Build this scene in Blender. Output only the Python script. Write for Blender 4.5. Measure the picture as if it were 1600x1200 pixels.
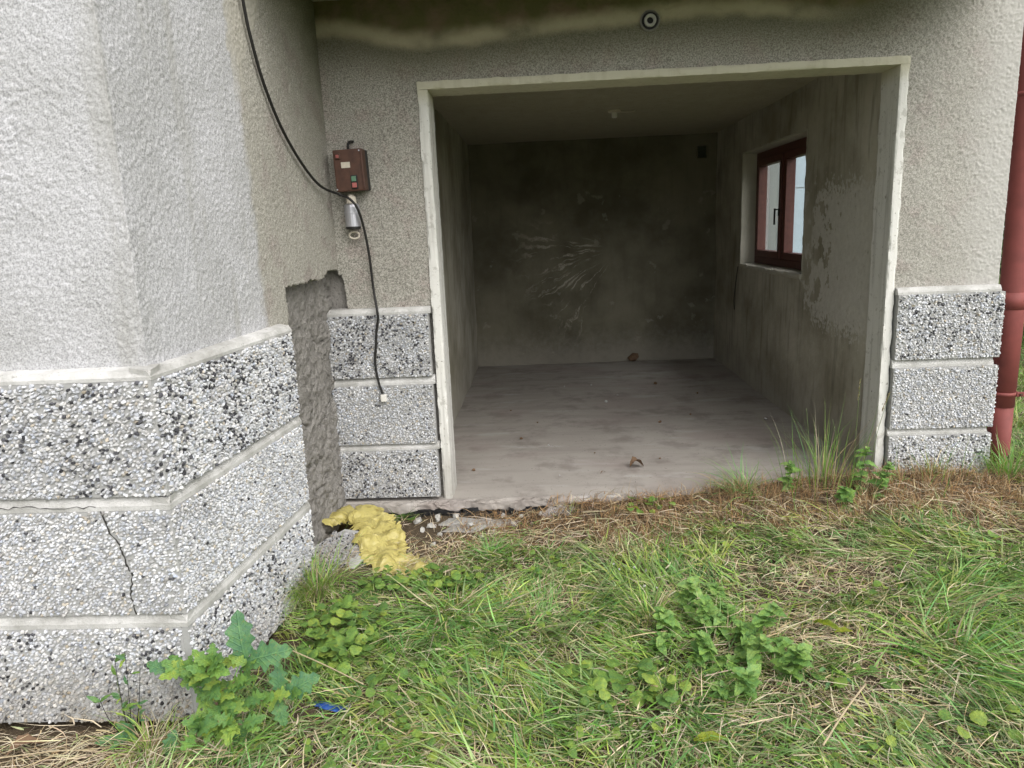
import bpy, math, random
import numpy as np
from mathutils import Vector, Matrix

# ------------------------------------------------------------------ camera, world, sun, exposure
sc = bpy.context.scene
col = sc.collection
for o in list(bpy.data.objects):
    bpy.data.objects.remove(o)

CAM = np.array([0.6005, -3.8442, 1.4601])
yaw, pitch, roll, FPX = 0.0490, -0.2117, -0.0436, 1128.0
_f = np.array([-math.sin(yaw) * math.cos(pitch), math.cos(yaw) * math.cos(pitch), math.sin(pitch)])
_r = np.array([math.cos(yaw), math.sin(yaw), 0.0])
_u = np.cross(_r, _f)
_cr, _sr = math.cos(roll), math.sin(roll)
R_, U_ = _cr * _r + _sr * _u, -_sr * _r + _cr * _u
cam = bpy.data.cameras.new('camera')
cam.sensor_width = 36.0
cam.lens = FPX / 1600.0 * 36.0
cam.clip_start, cam.clip_end = 0.05, 800.0
camo = bpy.data.objects.new('camera', cam)
col.objects.link(camo)
camo.matrix_world = Matrix(((R_[0], U_[0], -_f[0], CAM[0]), (R_[1], U_[1], -_f[1], CAM[1]),
                            (R_[2], U_[2], -_f[2], CAM[2]), (0, 0, 0, 1)))
sc.camera = camo

SUN_EL, SUN_AZ = math.radians(48), math.radians(145)      # azimuth clockwise from +Y (behind the camera, a little right)
w = bpy.data.worlds.new('World')
sc.world = w
w.use_nodes = True
wn = w.node_tree
sky = wn.nodes.new('ShaderNodeTexSky')
sky.sky_type = 'NISHITA'
sky.sun_disc = False
sky.sun_elevation = SUN_EL
sky.sun_rotation = SUN_AZ
sky.dust_density = 4.0
sky.air_density = 1.0
sky.ozone_density = 1.0
hs = wn.nodes.new('ShaderNodeHueSaturation')               # an overcast sky: the same light, less blue
hs.inputs['Saturation'].default_value = 0.22
wn.links.new(sky.outputs[0], hs.inputs['Color'])
bg = wn.nodes['Background']
bg.inputs['Strength'].default_value = 0.15
wn.links.new(hs.outputs[0], bg.inputs['Color'])

sl = bpy.data.lights.new('sun', 'SUN')
sl.energy = 0.95
sl.angle = math.radians(75)
sl.color = (1.0, 0.955, 0.88)
so = bpy.data.objects.new('sun', sl)
col.objects.link(so)
sd = Vector((math.sin(SUN_AZ) * math.cos(SUN_EL), math.cos(SUN_AZ) * math.cos(SUN_EL), math.sin(SUN_EL)))
so.rotation_euler = (-sd).to_track_quat('-Z', 'Y').to_euler()

sc.view_settings.view_transform = 'Standard'
sc.view_settings.look = 'None'
sc.view_settings.gamma = 1.0
sc.view_settings.exposure = 0.82
sc.view_settings.use_curve_mapping = False
sc.render.engine = 'CYCLES'
sc.cycles.use_denoising = True
sc.cycles.max_bounces = 8
sc.cycles.diffuse_bounces = 5
sc.cycles.transparent_max_bounces = 12

# ------------------------------------------------------------------ helpers
rng = np.random.default_rng(11)
random.seed(5)


def _hash(ix, iy, iz, seed):
    n = (ix.astype(np.int64) * 374761393 + iy.astype(np.int64) * 668265263 + iz.astype(np.int64) * 2147483647 + seed * 974634777) & 0xFFFFFFFF
    n = ((n ^ (n >> 13)) * 1274126177) & 0xFFFFFFFF
    n = ((n ^ (n >> 16)) * 2246822519) & 0xFFFFFFFF
    n = n ^ (n >> 15)
    return (n & 0xFFFFFF) / float(0xFFFFFF)


def vn(P, scale, seed=0):
    """value noise 0..1 of points P (N,3), cells of size `scale`"""
    Q = np.asarray(P, float) / scale
    I = np.floor(Q)
    F = Q - I
    F = F * F * (3 - 2 * F)
    I = I.astype(np.int64)
    out = 0
    for dx in (0, 1):
        wx = F[:, 0] if dx else 1 - F[:, 0]
        for dy in (0, 1):
            wy = F[:, 1] if dy else 1 - F[:, 1]
            for dz in (0, 1):
                wz = F[:, 2] if dz else 1 - F[:, 2]
                out = out + wx * wy * wz * _hash(I[:, 0] + dx, I[:, 1] + dy, I[:, 2] + dz, seed)
    return out


def fbm(P, scale, seed=0, n=3):
    a, s, t = 0, 1.0, 0
    for k in range(n):
        a = a + s * vn(P, scale / 2 ** k, seed + k * 7)
        t += s
        s *= 0.5
    return a / t


def link(o, parent=None, label=None, cat=None, group=None, kind=None):
    col.objects.link(o)
    if parent is not None:
        o.parent = parent
    if label: o['label'] = label
    if cat: o['category'] = cat
    if group: o['group'] = group
    if kind: o['kind'] = kind
    return o


def thing(name, label, cat, loc=(0, 0, 0), group=None):
    o = bpy.data.objects.new(name, None)
    o.empty_display_size = 0.1
    o.location = loc
    return link(o, None, label, cat, group)


def put(o, parent):
    """parent a mesh built in world coordinates to a thing that stands elsewhere"""
    o.parent = parent
    o.matrix_parent_inverse = Matrix.Translation(-Vector(parent.location))
    return o


def fast_mesh(name, V, quads=None, tris=None, mats=None, smooth=False, colr=None, midx=None):
    V = np.asarray(V, np.float32)
    me = bpy.data.meshes.new(name)
    me.vertices.add(len(V))
    me.vertices.foreach_set('co', V.ravel())
    parts, starts, tot = [], [], 0
    if quads is not None and len(quads):
        q = np.asarray(quads, np.int32)
        parts.append(q.ravel()); starts.append(np.arange(len(q)) * 4); tot = len(q) * 4
    if tris is not None and len(tris):
        t = np.asarray(tris, np.int32)
        parts.append(t.ravel()); starts.append(tot + np.arange(len(t)) * 3); tot += len(t) * 3
    loops = np.concatenate(parts); starts = np.concatenate(starts).astype(np.int32)
    me.loops.add(tot)
    me.loops.foreach_set('vertex_index', loops)
    me.polygons.add(len(starts))
    me.polygons.foreach_set('loop_start', starts)
    if midx is not None:
        me.polygons.foreach_set('material_index', np.asarray(midx, np.int32))
    me.update(calc_edges=True)
    me.polygons.foreach_set('use_smooth', np.full(len(starts), bool(smooth)))
    if colr is not None:
        a = me.color_attributes.new('Col', 'FLOAT_COLOR', 'POINT')
        c = np.ones((len(V), 4), np.float32); c[:, :3] = colr
        a.data.foreach_set('color', c.ravel())
    for m in (mats if isinstance(mats, (list, tuple)) else [mats]):
        if m: me.materials.append(m)
    me.validate()
    return me


def mk(name, V, F=None, mat=None, parent=None, smooth=False, quads=None, tris=None, colr=None, **kw):
    if F is not None:
        me = bpy.data.meshes.new(name)
        me.from_pydata([tuple(v) for v in V], [], F)
        me.update()
        if mat: me.materials.append(mat)
        if smooth: me.polygons.foreach_set('use_smooth', [True] * len(me.polygons))
    else:
        me = fast_mesh(name, V, quads, tris, mat, smooth, colr)
    o = bpy.data.objects.new(name, me)
    link(o, None, **kw)
    if parent is not None:
        put(o, parent)
    return o


def box_vf(x0, x1, y0, y1, z0, z1, c=0.0):
    """box, with chamfered edges if c"""
    if c <= 0:
        V = [(x, y, z) for z in (z0, z1) for y in (y0, y1) for x in (x0, x1)]
        F = [(0, 2, 3, 1), (4, 5, 7, 6), (0, 1, 5, 4), (2, 6, 7, 3), (0, 4, 6, 2), (1, 3, 7, 5)]
        return V, F
    import bmesh
    bm = bmesh.new()
    V, F = box_vf(x0, x1, y0, y1, z0, z1)
    vs = [bm.verts.new(v) for v in V]
    for f in F: bm.faces.new([vs[i] for i in f])
    bmesh.ops.bevel(bm, geom=list(bm.edges), offset=c, segments=2, affect='EDGES', profile=0.6)
    bm.verts.ensure_lookup_table()
    V = [tuple(v.co) for v in bm.verts]
    for i, v in enumerate(bm.verts): v.index = i
    F = [tuple(v.index for v in f.verts) for f in bm.faces]
    bm.free()
    return V, F


def box(name, x0, x1, y0, y1, z0, z1, mat, parent=None, c=0.0, **kw):
    V, F = box_vf(x0, x1, y0, y1, z0, z1, c)
    return mk(name, V, F, mat, parent, **kw)


def wobbly_bar(name, x0, x1, y0, y1, z0, z1, res, amp, nscale, mat, parent, chip=0.0, seed=0):
    """a box of fine grids whose points are pushed by one continuous noise, so edges come out uneven"""
    ax = [(x0, x1), (y0, y1), (z0, z1)]
    VV, QQ, n0 = [], [], 0
    for a in range(3):
        for s in (0, 1):
            b, c_ = [(1, 2), (2, 0), (0, 1)][a]
            nb = max(1, int(round((ax[b][1] - ax[b][0]) / res))); nc = max(1, int(round((ax[c_][1] - ax[c_][0]) / res)))
            B, C = np.meshgrid(np.linspace(*ax[b], nb + 1), np.linspace(*ax[c_], nc + 1), indexing='ij')
            P = np.zeros((B.size, 3)); P[:, a] = ax[a][s]; P[:, b] = B.ravel(); P[:, c_] = C.ravel()
            idx = np.arange(B.size).reshape(B.shape)
            q = np.stack([idx[:-1, :-1], idx[1:, :-1], idx[1:, 1:], idx[:-1, 1:]], -1).reshape(-1, 4)
            if s == 0: q = q[:, ::-1]
            VV.append(P); QQ.append(q + n0); n0 += len(P)
    P = np.concatenate(VV)
    D = np.stack([fbm(P, nscale, seed + 31 * k, 3) - 0.5 for k in range(3)], 1) * 2 * amp
    if chip > 0:                                               # worn arrises: points near two faces at once are pulled in
        lo = np.array([x0, y0, z0]); hi = np.array([x1, y1, z1])
        near = ((P - lo < 1e-6) | (hi - P < 1e-6)).sum(1) >= 2
        pull = chip * np.clip(fbm(P, 0.05, seed + 99, 3) * 2.2 - 0.75, 0, 1)
        cen = (lo + hi) / 2
        ext = (hi - lo)
        long_axis = int(np.argmax(ext))
        dirv = np.sign(cen - P); dirv[:, long_axis] = 0
        D[near] += (dirv * pull[:, None])[near]
    return mk(name, P + D, quads=np.concatenate(QQ), mat=mat, parent=parent, smooth=False)


def wall_patch(name, O, U, V, lu, lv, res, mat, parent, keep=None, disp=None, depth=0.0, smooth=True, kw={}):
    O, U, V = (np.asarray(a, float) for a in (O, U, V))
    nrm = np.cross(U, V); nrm /= np.linalg.norm(nrm)
    nu, nv = max(1, int(round(lu / res))), max(1, int(round(lv / res)))
    A, B = np.meshgrid(np.linspace(0, lu, nu + 1), np.linspace(0, lv, nv + 1), indexing='ij')
    P = O + A.reshape(-1, 1) * U + B.reshape(-1, 1) * V
    idx = np.arange(A.size).reshape(A.shape)
    q = np.stack([idx[:-1, :-1], idx[1:, :-1], idx[1:, 1:], idx[:-1, 1:]], -1).reshape(-1, 4)
    if keep is not None:
        C = P[q].mean(1)
        q = q[keep(C)]
    if depth > 0:
        e = np.concatenate([q[:, [0, 1]], q[:, [1, 2]], q[:, [2, 3]], q[:, [3, 0]]])
        key = np.sort(e, 1); kk = key[:, 0].astype(np.int64) * (len(P) + 1) + key[:, 1]
        u, inv, cnt = np.unique(kk, return_inverse=True, return_counts=True)
        be = e[cnt[inv] == 1]
    Pd = P + (disp(P)[:, None] * nrm if disp is not None else 0)
    if depth > 0:
        n0 = len(Pd)
        used = np.unique(be); mp = np.full(len(P), -1); mp[used] = n0 + np.arange(len(used))
        Pd = np.concatenate([Pd, P[used] - nrm * depth])
        q = np.concatenate([q, np.stack([be[:, 1], be[:, 0], mp[be[:, 0]], mp[be[:, 1]]], 1)])
    usedv = np.unique(q); re = np.zeros(len(Pd), np.int64); re[usedv] = np.arange(len(usedv))
    return mk(name, Pd[usedv], quads=re[q], mat=mat, parent=parent, smooth=smooth, **kw)


def tube(name, pts, r, mat, parent=None, n=8, taper=None, **kw):
    pts = [Vector(p) for p in pts]
    V, F = [], []
    up = Vector((0.13, 0.31, 0.94))
    for i, p in enumerate(pts):
        t = (pts[min(i + 1, len(pts) - 1)] - pts[max(i - 1, 0)]).normalized()
        a = t.cross(up)
        if a.length < 1e-4: a = t.cross(Vector((1, 0, 0)))
        a.normalize(); b = t.cross(a)
        rr = r if taper is None else r + (taper - r) * i / max(1, len(pts) - 1)
        for k in range(n):
            an = 2 * math.pi * k / n
            V.append(p + (a * math.cos(an) + b * math.sin(an)) * rr)
    for i in range(len(pts) - 1):
        for k in range(n):
            F.append((i * n + k, i * n + (k + 1) % n, (i + 1) * n + (k + 1) % n, (i + 1) * n + k))
    F.append(tuple(range(n - 1, -1, -1))); F.append(tuple((len(pts) - 1) * n + k for k in range(n)))
    return mk(name, V, F, mat, parent, smooth=True, **kw)


def spline(pts, k=6):
    P = [Vector(p) for p in pts]
    out = []
    for i in range(len(P) - 1):
        p0, p1, p2, p3 = P[max(i - 1, 0)], P[i], P[i + 1], P[min(i + 2, len(P) - 1)]
        for j in range(k):
            t = j / k
            out.append(0.5 * ((2 * p1) + (p2 - p0) * t + (2 * p0 - 5 * p1 + 4 * p2 - p3) * t * t + (3 * p1 - p0 - 3 * p2 + p3) * t ** 3))
    out.append(P[-1])
    return out


# ------------------------------------------------------------------ materials
class M:
    def __init__(self, name):
        self.m = bpy.data.materials.new(name)
        self.m.use_nodes = True
        self.t = self.m.node_tree
        self.b = self.t.nodes['Principled BSDF']
        self.out = self.t.nodes['Material Output']

    def n(self, typ, ins=None, **at):
        x = self.t.nodes.new('ShaderNode' + typ)
        for k, v in at.items(): setattr(x, k, v)
        for k, v in (ins or {}).items():
            s = x.inputs[k]
            if isinstance(v, bpy.types.NodeSocket): self.t.links.new(v, s)
            else: s.default_value = v
        return x

    def pos(self):
        return self.n('NewGeometry').outputs['Position']

    def scaled(self, vec, s):
        return self.n('VectorMath', {0: vec, 1: s}, operation='MULTIPLY').outputs[0]

    def noise(self, scale, detail=4, rough=0.55, vec=None, dist=0.0, out='Fac'):
        return self.n('TexNoise', {'Vector': vec if vec is not None else self.pos(), 'Scale': scale, 'Detail': detail, 'Roughness': rough, 'Distortion': dist}).outputs[out]

    def ramp(self, fac, stops, interp='LINEAR'):
        r = self.n('ValToRGB', {'Fac': fac})
        r.color_ramp.interpolation = interp
        e = r.color_ramp.elements
        while len(e) < len(stops): e.new(0.5)
        for x, (p, c) in zip(e, stops):
            x.position = p
            x.color = (*((c, c, c) if isinstance(c, (int, float)) else c), 1)
        return r.outputs['Color']

    def mix(self, fac, a, b, mode='MIX'):
        x = self.n('Mix', data_type='RGBA', blend_type=mode)
        for s, v in ((x.inputs[0], fac), (x.inputs[6], a), (x.inputs[7], b)):
            if isinstance(v, bpy.types.NodeSocket): self.t.links.new(v, s)
            elif isinstance(v, (tuple, list)): s.default_value = (*v, 1)
            else: s.default_value = v
        return x.outputs[2]

    def math(self, op, a, b=0.0, c=None, clamp=False):
        x = self.n('Math', operation=op, use_clamp=clamp)
        for i, v in enumerate((a, b) if c is None else (a, b, c)):
            if isinstance(v, bpy.types.NodeSocket): self.t.links.new(v, x.inputs[i])
            else: x.inputs[i].default_value = v
        return x.outputs[0]

    def smooth(self, v, lo, hi):
        x = self.n('MapRange', {'Value': v, 'From Min': lo, 'From Max': hi}, interpolation_type='SMOOTHSTEP')
        return x.outputs[0]

    def sep(self, v=None):
        return self.n('SeparateXYZ', {0: v if v is not None else self.pos()}).outputs

    def bump(self, h, strength, dist, prev=None):
        ins = {'Height': h, 'Strength': strength, 'Distance': dist}
        if prev is not None: ins['Normal'] = prev
        return self.n('Bump', ins).outputs[0]

    def done(self, color, rough=0.9, normal=None, spec=0.3, **kw):
        for s, v in (('Base Color', color), ('Roughness', rough), ('Normal', normal), ('Specular IOR Level', spec)):
            if v is None: continue
            if isinstance(v, bpy.types.NodeSocket): self.t.links.new(v, self.b.inputs[s])
            elif isinstance(v, (tuple, list)): self.b.inputs[s].default_value = (*v, 1)
            else: self.b.inputs[s].default_value = v
        for k, v in kw.items():
            self.b.inputs[k].default_value = v
        return self.m


def plain(name, c, rough=0.6, var=0.12, scale=30, bump=0.0, bscale=200, metal=0.0, spec=0.4):
    m = M(name)
    n = m.noise(scale, 5)
    cc = m.mix(n, tuple(x * (1 - var) for x in c), tuple(min(1, x * (1 + var)) for x in c))
    nm = m.bump(m.noise(bscale, 3), 0.5, bump) if bump > 0 else None
    return m.done(cc, rough, nm, spec, Metallic=metal)


def attr_mat(name, rough=0.75, trans=0.0, spec=0.2):
    m = M(name)
    a = m.n('Attribute', attribute_name='Col').outputs['Color']
    m.done(a, rough, None, spec)
    if trans > 0:
        tl = m.n('BsdfTranslucent', {'Color': m.mix(0.5, a, m.mix(1.0, a, (1.0, 1.0, 0.45), 'MULTIPLY'))})
        ms = m.n('MixShader', {0: trans, 1: m.b.outputs[0], 2: tl.outputs[0]})
        m.t.links.new(ms.outputs[0], m.out.inputs[0])
    return m.m


def leaf_mat(name, c1, c2, c3, trans=0.3):
    m = M(name)
    r = m.n('ObjectInfo').outputs['Random']
    c = m.ramp(r, [(0.0, c1), (0.5, c2), (1.0, c3)])
    lx, ly, lz = m.sep(m.n('TexCoord').outputs['Object'])
    ay = m.math('ABSOLUTE', ly)
    v = m.math('FRACT', m.math('MULTIPLY', m.math('SUBTRACT', lx, m.math('MULTIPLY', ay, 0.9)), 8.0))
    vein = m.math('MAXIMUM', m.math('SUBTRACT', 1.0, m.smooth(ay, 0.008, 0.026)), m.math('MULTIPLY', m.math('SUBTRACT', 1.0, m.smooth(m.math('ABSOLUTE', m.math('SUBTRACT', v, 0.5)), 0.05, 0.16)), 0.6))
    n = m.noise(45, 5, 0.7)
    c = m.mix(m.smooth(n, 0.35, 0.7), m.mix(1.0, c, (0.72, 0.78, 0.8), 'MULTIPLY'), m.mix(1.0, c, (1.25, 1.12, 0.8), 'MULTIPLY'))
    c = m.mix(m.math('MULTIPLY', m.smooth(m.noise(130, 3), 0.62, 0.70), 0.6), c, (0.22, 0.17, 0.06))
    c = m.mix(m.math('MULTIPLY', vein, 0.40), c, m.mix(1.0, c, (1.7, 1.5, 1.4), 'MULTIPLY'))
    m.done(c, 0.5, m.bump(vein, 0.7, 0.003, m.bump(m.noise(120, 3), 0.5, 0.004)), 0.35)
    tl = m.n('BsdfTranslucent', {'Color': c})
    ms = m.n('MixShader', {0: trans, 1: m.b.outputs[0], 2: tl.outputs[0]})
    m.t.links.new(ms.outputs[0], m.out.inputs[0])
    return m.m


# roughcast on the bay: pale washed render, the sheltered part behind the ragged line brown and unwashed
def mat_bay():
    m = M('roughcast_bay')
    x, y, z = m.sep()
    n1 = m.noise(3.0, 5); n2 = m.noise(170, 4, 0.8)
    pale = m.mix(m.smooth(n1, 0.3, 0.7), (0.45, 0.45, 0.455), (0.54, 0.54, 0.56))
    pale = m.mix(m.smooth(n2, 0.36, 0.60), m.mix(1.0, pale, (0.56, 0.56, 0.56), 'MULTIPLY'), m.mix(1.0, pale, (1.10, 1.10, 1.10), 'MULTIPLY'))
    # faint grey vertical run-off
    st = m.noise(1.0, 4, vec=m.scaled(m.pos(), (9, 9, 0.8)))
    pale = m.mix(m.math('MULTIPLY', m.smooth(st, 0.52, 0.72), 0.5), pale, (0.33, 0.325, 0.30))
    nb = m.noise(2.5, 5)
    brown = m.mix(nb, (0.31, 0.297, 0.262), (0.45, 0.432, 0.39))
    pk = m.noise(6, 4)
    brown = m.mix(m.math('MULTIPLY', m.smooth(pk, 0.5, 0.66), 0.5), brown, (0.31, 0.265, 0.25))
    brown = m.mix(m.smooth(n2, 0.36, 0.62), m.mix(1.0, brown, (0.55, 0.55, 0.53), 'MULTIPLY'), m.mix(1.0, brown, (1.15, 1.15, 1.15), 'MULTIPLY'))
    # olive film of algae in the sheltered top corner
    al = m.math('ADD', m.math('MULTIPLY', z, 0.55), m.math('MULTIPLY', y, 0.75))
    al = m.math('ADD', al, m.math('MULTIPLY', m.noise(4, 4), 0.35))
    brown = m.mix(m.math('MULTIPLY', m.smooth(al, 1.08, 1.65), 0.9), brown, (0.085, 0.085, 0.045))
    e = m.math('ADD', y, m.math('MULTIPLY', m.math('SUBTRACT', m.noise(9, 6, 0.7), 0.5), 0.17))
    c = m.mix(m.smooth(e, -0.96, -0.89), pale, brown)
    # bare smooth cement smear along the edge near the top
    e2 = m.math('MULTIPLY', m.smooth(e, -0.99, -0.96), m.math('SUBTRACT', 1.0, m.smooth(m.math('ADD', e, m.math('MULTIPLY', m.smooth(z, 2.1, 2.4), -0.2)), -0.89, -0.86)))
    c = m.mix(m.math('MULTIPLY', m.math('MULTIPLY', e2, m.smooth(z, 1.9, 2.2)), 0.8), c, (0.40, 0.38, 0.33))
    return m.done(c, 0.95, m.bump(m.noise(420, 3), 0.6, 0.0012), 0.15)


def mat_facade():
    m = M('roughcast_facade')
    x, y, z = m.sep()
    n1 = m.noise(2.2, 5); n2 = m.noise(150, 4, 0.8); n3 = m.noise(7, 5)
    base = m.mix(n1, (0.29, 0.275, 0.245), (0.43, 0.415, 0.375))
    base = m.mix(m.math('MULTIPLY', m.smooth(n3, 0.5, 0.65), 0.55), base, (0.335, 0.285, 0.265))
    base = m.mix(m.smooth(n2, 0.36, 0.62), m.mix(1.0, base, (0.42, 0.42, 0.40), 'MULTIPLY'), m.mix(1.0, base, (1.22, 1.22, 1.22), 'MULTIPLY'))
    # paler strip towards the free right-hand corner
    xe = m.math('ADD', x, m.math('MULTIPLY', m.math('SUBTRACT', m.noise(5, 4), 0.5), 0.25))
    base = m.mix(m.math('MULTIPLY', m.smooth(xe, 2.62, 2.93), 0.75), base, (0.50, 0.49, 0.475))
    base = m.mix(m.math('MULTIPLY', m.smooth(xe, 2.3, 2.6), 0.35), base, (0.38, 0.37, 0.34))
    # water stain under the balcony: a pale wavy tide line, olive algae on both sides of it
    xn = m.math('DIVIDE', m.math('ADD', x, 0.5), 3.5)
    L = lambda px: (px + 0.5) / 3.5
    zl = m.ramp(xn, [(L(-0.5), 0.52), (L(-0.3), 0.50), (L(-0.1), 0.18), (L(0.1), 0.14), (L(0.6), 0.30), (L(1.1), 0.42), (L(1.5), 0.55),
                     (L(1.8), 0.40), (L(2.1), 0.22), (L(2.4), 0.55), (L(2.9), 0.95)], 'B_SPLINE')
    zl = m.math('ADD', 2.34, m.math('MULTIPLY', zl, 0.22))
    s = m.math('SUBTRACT', m.math('ADD', z, m.math('MULTIPLY', m.math('SUBTRACT', m.noise(9, 4), 0.5), 0.05)), zl)
    below = m.math('MULTIPLY', m.smooth(s, -0.26, 0.0), m.math('SUBTRACT', 1.0, m.smooth(x, 2.2, 2.8)))
    c = m.mix(m.math('MULTIPLY', below, 0.75), base, m.mix(n3, (0.075, 0.072, 0.035), (0.13, 0.12, 0.07)))
    above = m.smooth(s, 0.0, 0.06)
    c = m.mix(above, c, m.mix(m.smooth(n3, 0.4, 0.65), (0.115, 0.11, 0.05), (0.17, 0.125, 0.085)))
    line = m.math('MULTIPLY', m.smooth(s, -0.045, 0.008), m.math('SUBTRACT', 1.0, m.smooth(s, 0.015, 0.085)))
    line = m.math('MULTIPLY', line, m.math('SUBTRACT', 1.0, m.smooth(x, 1.7, 2.3)))
    line = m.math('MULTIPLY', line, m.smooth(m.noise(3, 3), 0.22, 0.5))
    c = m.mix(m.math('MULTIPLY', line, 0.9), c, (0.42, 0.38, 0.27))
    return m.done(c, 0.95, m.bump(m.noise(420, 3), 0.6, 0.0012), 0.15)


def mat_surround():
    m = M('limewashed_surround')
    x, y, z = m.sep()
    n = m.noise(9, 6, 0.6)
    c = m.mix(n, (0.58, 0.57, 0.53), (0.72, 0.715, 0.69))
    sp = m.noise(60, 4)
    c = m.mix(m.smooth(sp, 0.64, 0.72), c, (0.25, 0.24, 0.20))
    st = m.noise(1.0, 5, vec=m.scaled(m.pos(), (30, 30, 1.5)))
    c = m.mix(m.math('MULTIPLY', m.smooth(st, 0.48, 0.68), 0.55), c, (0.36, 0.35, 0.32))
    c = m.mix(m.math('MULTIPLY', m.smooth(m.noise(16, 6, 0.7), 0.56, 0.64), 0.45), c, (0.30, 0.285, 0.25))
    c = m.mix(m.math('MULTIPLY', m.math('SUBTRACT', 1.0, m.smooth(m.math('ADD', z, m.math('MULTIPLY', m.noise(10, 4), 0.3)), 0.1, 0.45)), 0.5), c, (0.27, 0.25, 0.215))
    # creamier, darker tone towards the lintel
    c = m.mix(m.math('MULTIPLY', m.smooth(z, 2.06, 2.16), 0.7), c, (0.47, 0.44, 0.31))
    return m.done(c, 0.85, m.bump(m.noise(90, 5), 0.5, 0.003), 0.25)


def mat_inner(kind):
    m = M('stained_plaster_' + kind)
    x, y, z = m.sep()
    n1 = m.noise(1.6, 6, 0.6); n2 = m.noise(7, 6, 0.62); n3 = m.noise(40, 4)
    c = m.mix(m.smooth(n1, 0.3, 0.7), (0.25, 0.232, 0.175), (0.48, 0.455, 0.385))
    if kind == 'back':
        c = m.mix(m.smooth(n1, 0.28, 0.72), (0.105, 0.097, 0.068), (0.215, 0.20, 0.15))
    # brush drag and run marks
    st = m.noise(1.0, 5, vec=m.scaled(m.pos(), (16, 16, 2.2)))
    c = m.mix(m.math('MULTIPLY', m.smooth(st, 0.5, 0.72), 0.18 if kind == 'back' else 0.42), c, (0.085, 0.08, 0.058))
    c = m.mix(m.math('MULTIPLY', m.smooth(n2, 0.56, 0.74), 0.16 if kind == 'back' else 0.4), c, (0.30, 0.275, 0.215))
    # paler, ragged foot of the wall
    zz = m.math('ADD', z, m.math('MULTIPLY', m.math('SUBTRACT', m.noise(18, 6, 0.7), 0.5), 0.5))
    c = m.mix(m.math('MULTIPLY', m.math('SUBTRACT', 1.0, m.smooth(zz, 0.0, 0.42)), 0.5), c, (0.33, 0.31, 0.275))
    if kind == 'back':
        # smears radiating from one point, as from an arm swinging a wet broom
        cx, cz = 1.40, 1.20
        dx = m.math('SUBTRACT', x, cx); dz = m.math('SUBTRACT', z, cz)
        r = m.math('SQRT', m.math('ADD', m.math('MULTIPLY', dx, dx), m.math('MULTIPLY', dz, dz)))
        a = m.math('ARCTAN2', dz, m.math('MULTIPLY', dx, -1.0))          # 0 = towards -x
        a = m.math('ADD', a, m.math('MULTIPLY', r, 0.12))
        a = m.math('ADD', a, m.math('MULTIPLY', m.math('SUBTRACT', m.noise(3.5, 3), 0.5), 0.30))
        v = m.n('CombineXYZ', {0: m.math('MULTIPLY', a, 19.0), 1: m.math('MULTIPLY', r, 2.4), 2: 3.3}).outputs[0]
        sN = m.noise(1.0, 3, 0.5, vec=v)
        k = m.math('MULTIPLY', m.smooth(sN, 0.54, 0.63), m.math('SUBTRACT', 1.0, m.smooth(r, 0.75, 1.2)))
        k = m.math('MULTIPLY', k, m.smooth(r, 0.12, 0.34))
        k = m.math('MULTIPLY', k, m.math('SUBTRACT', 1.0, m.smooth(m.math('ABSOLUTE', m.math('ADD', a, 0.30)), 0.55, 0.85)))
        k = m.math('MULTIPLY', k, m.smooth(m.noise(9, 5, 0.7), 0.34, 0.52))
        k = m.math('MULTIPLY', k, m.smooth(m.noise(60, 3), 0.25, 0.55))
        c = m.mix(m.math('MULTIPLY', k, 0.8), c, (0.46, 0.43, 0.36))
        bl = m.noise(5.5, 6, 0.6)
        pz = m.math('MULTIPLY', m.smooth(bl, 0.64, 0.68), m.math('SUBTRACT', 1.0, m.smooth(z, 1.7, 2.1)))
        c = m.mix(m.math('MULTIPLY', pz, 0.45), c, (0.31, 0.295, 0.25))
    if kind == 'right':
        # flaked lighter patch near the door, ragged towards the dark side
        v = m.math('ADD', m.math('MULTIPLY', y, 0.62), m.math('MULTIPLY', m.math('SUBTRACT', n2, 0.5), 2.2))
        p1 = m.math('SUBTRACT', 1.0, m.smooth(v, 0.70, 0.76))
        zc = m.math('ABSOLUTE', m.math('SUBTRACT', m.math('ADD', z, m.math('MULTIPLY', m.math('SUBTRACT', n3, 0.5), 0.5)), 1.2))
        p1 = m.math('MULTIPLY', p1, m.math('SUBTRACT', 1.0, m.smooth(zc, 0.38, 0.48)))
        p1 = m.math('MULTIPLY', p1, m.smooth(m.noise(22, 5, 0.65), 0.22, 0.42))
        c = m.mix(m.math('MULTIPLY', p1, 0.92), c, m.mix(m.noise(30, 4), (0.42, 0.405, 0.36), (0.62, 0.605, 0.56)))
    nm = m.bump(m.noise(12, 6, 0.65), 0.5, 0.012)
    nm = m.bump(m.noise(110, 4), 0.5, 0.003, nm)
    return m.done(c, 0.95, nm, 0.15)


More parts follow.
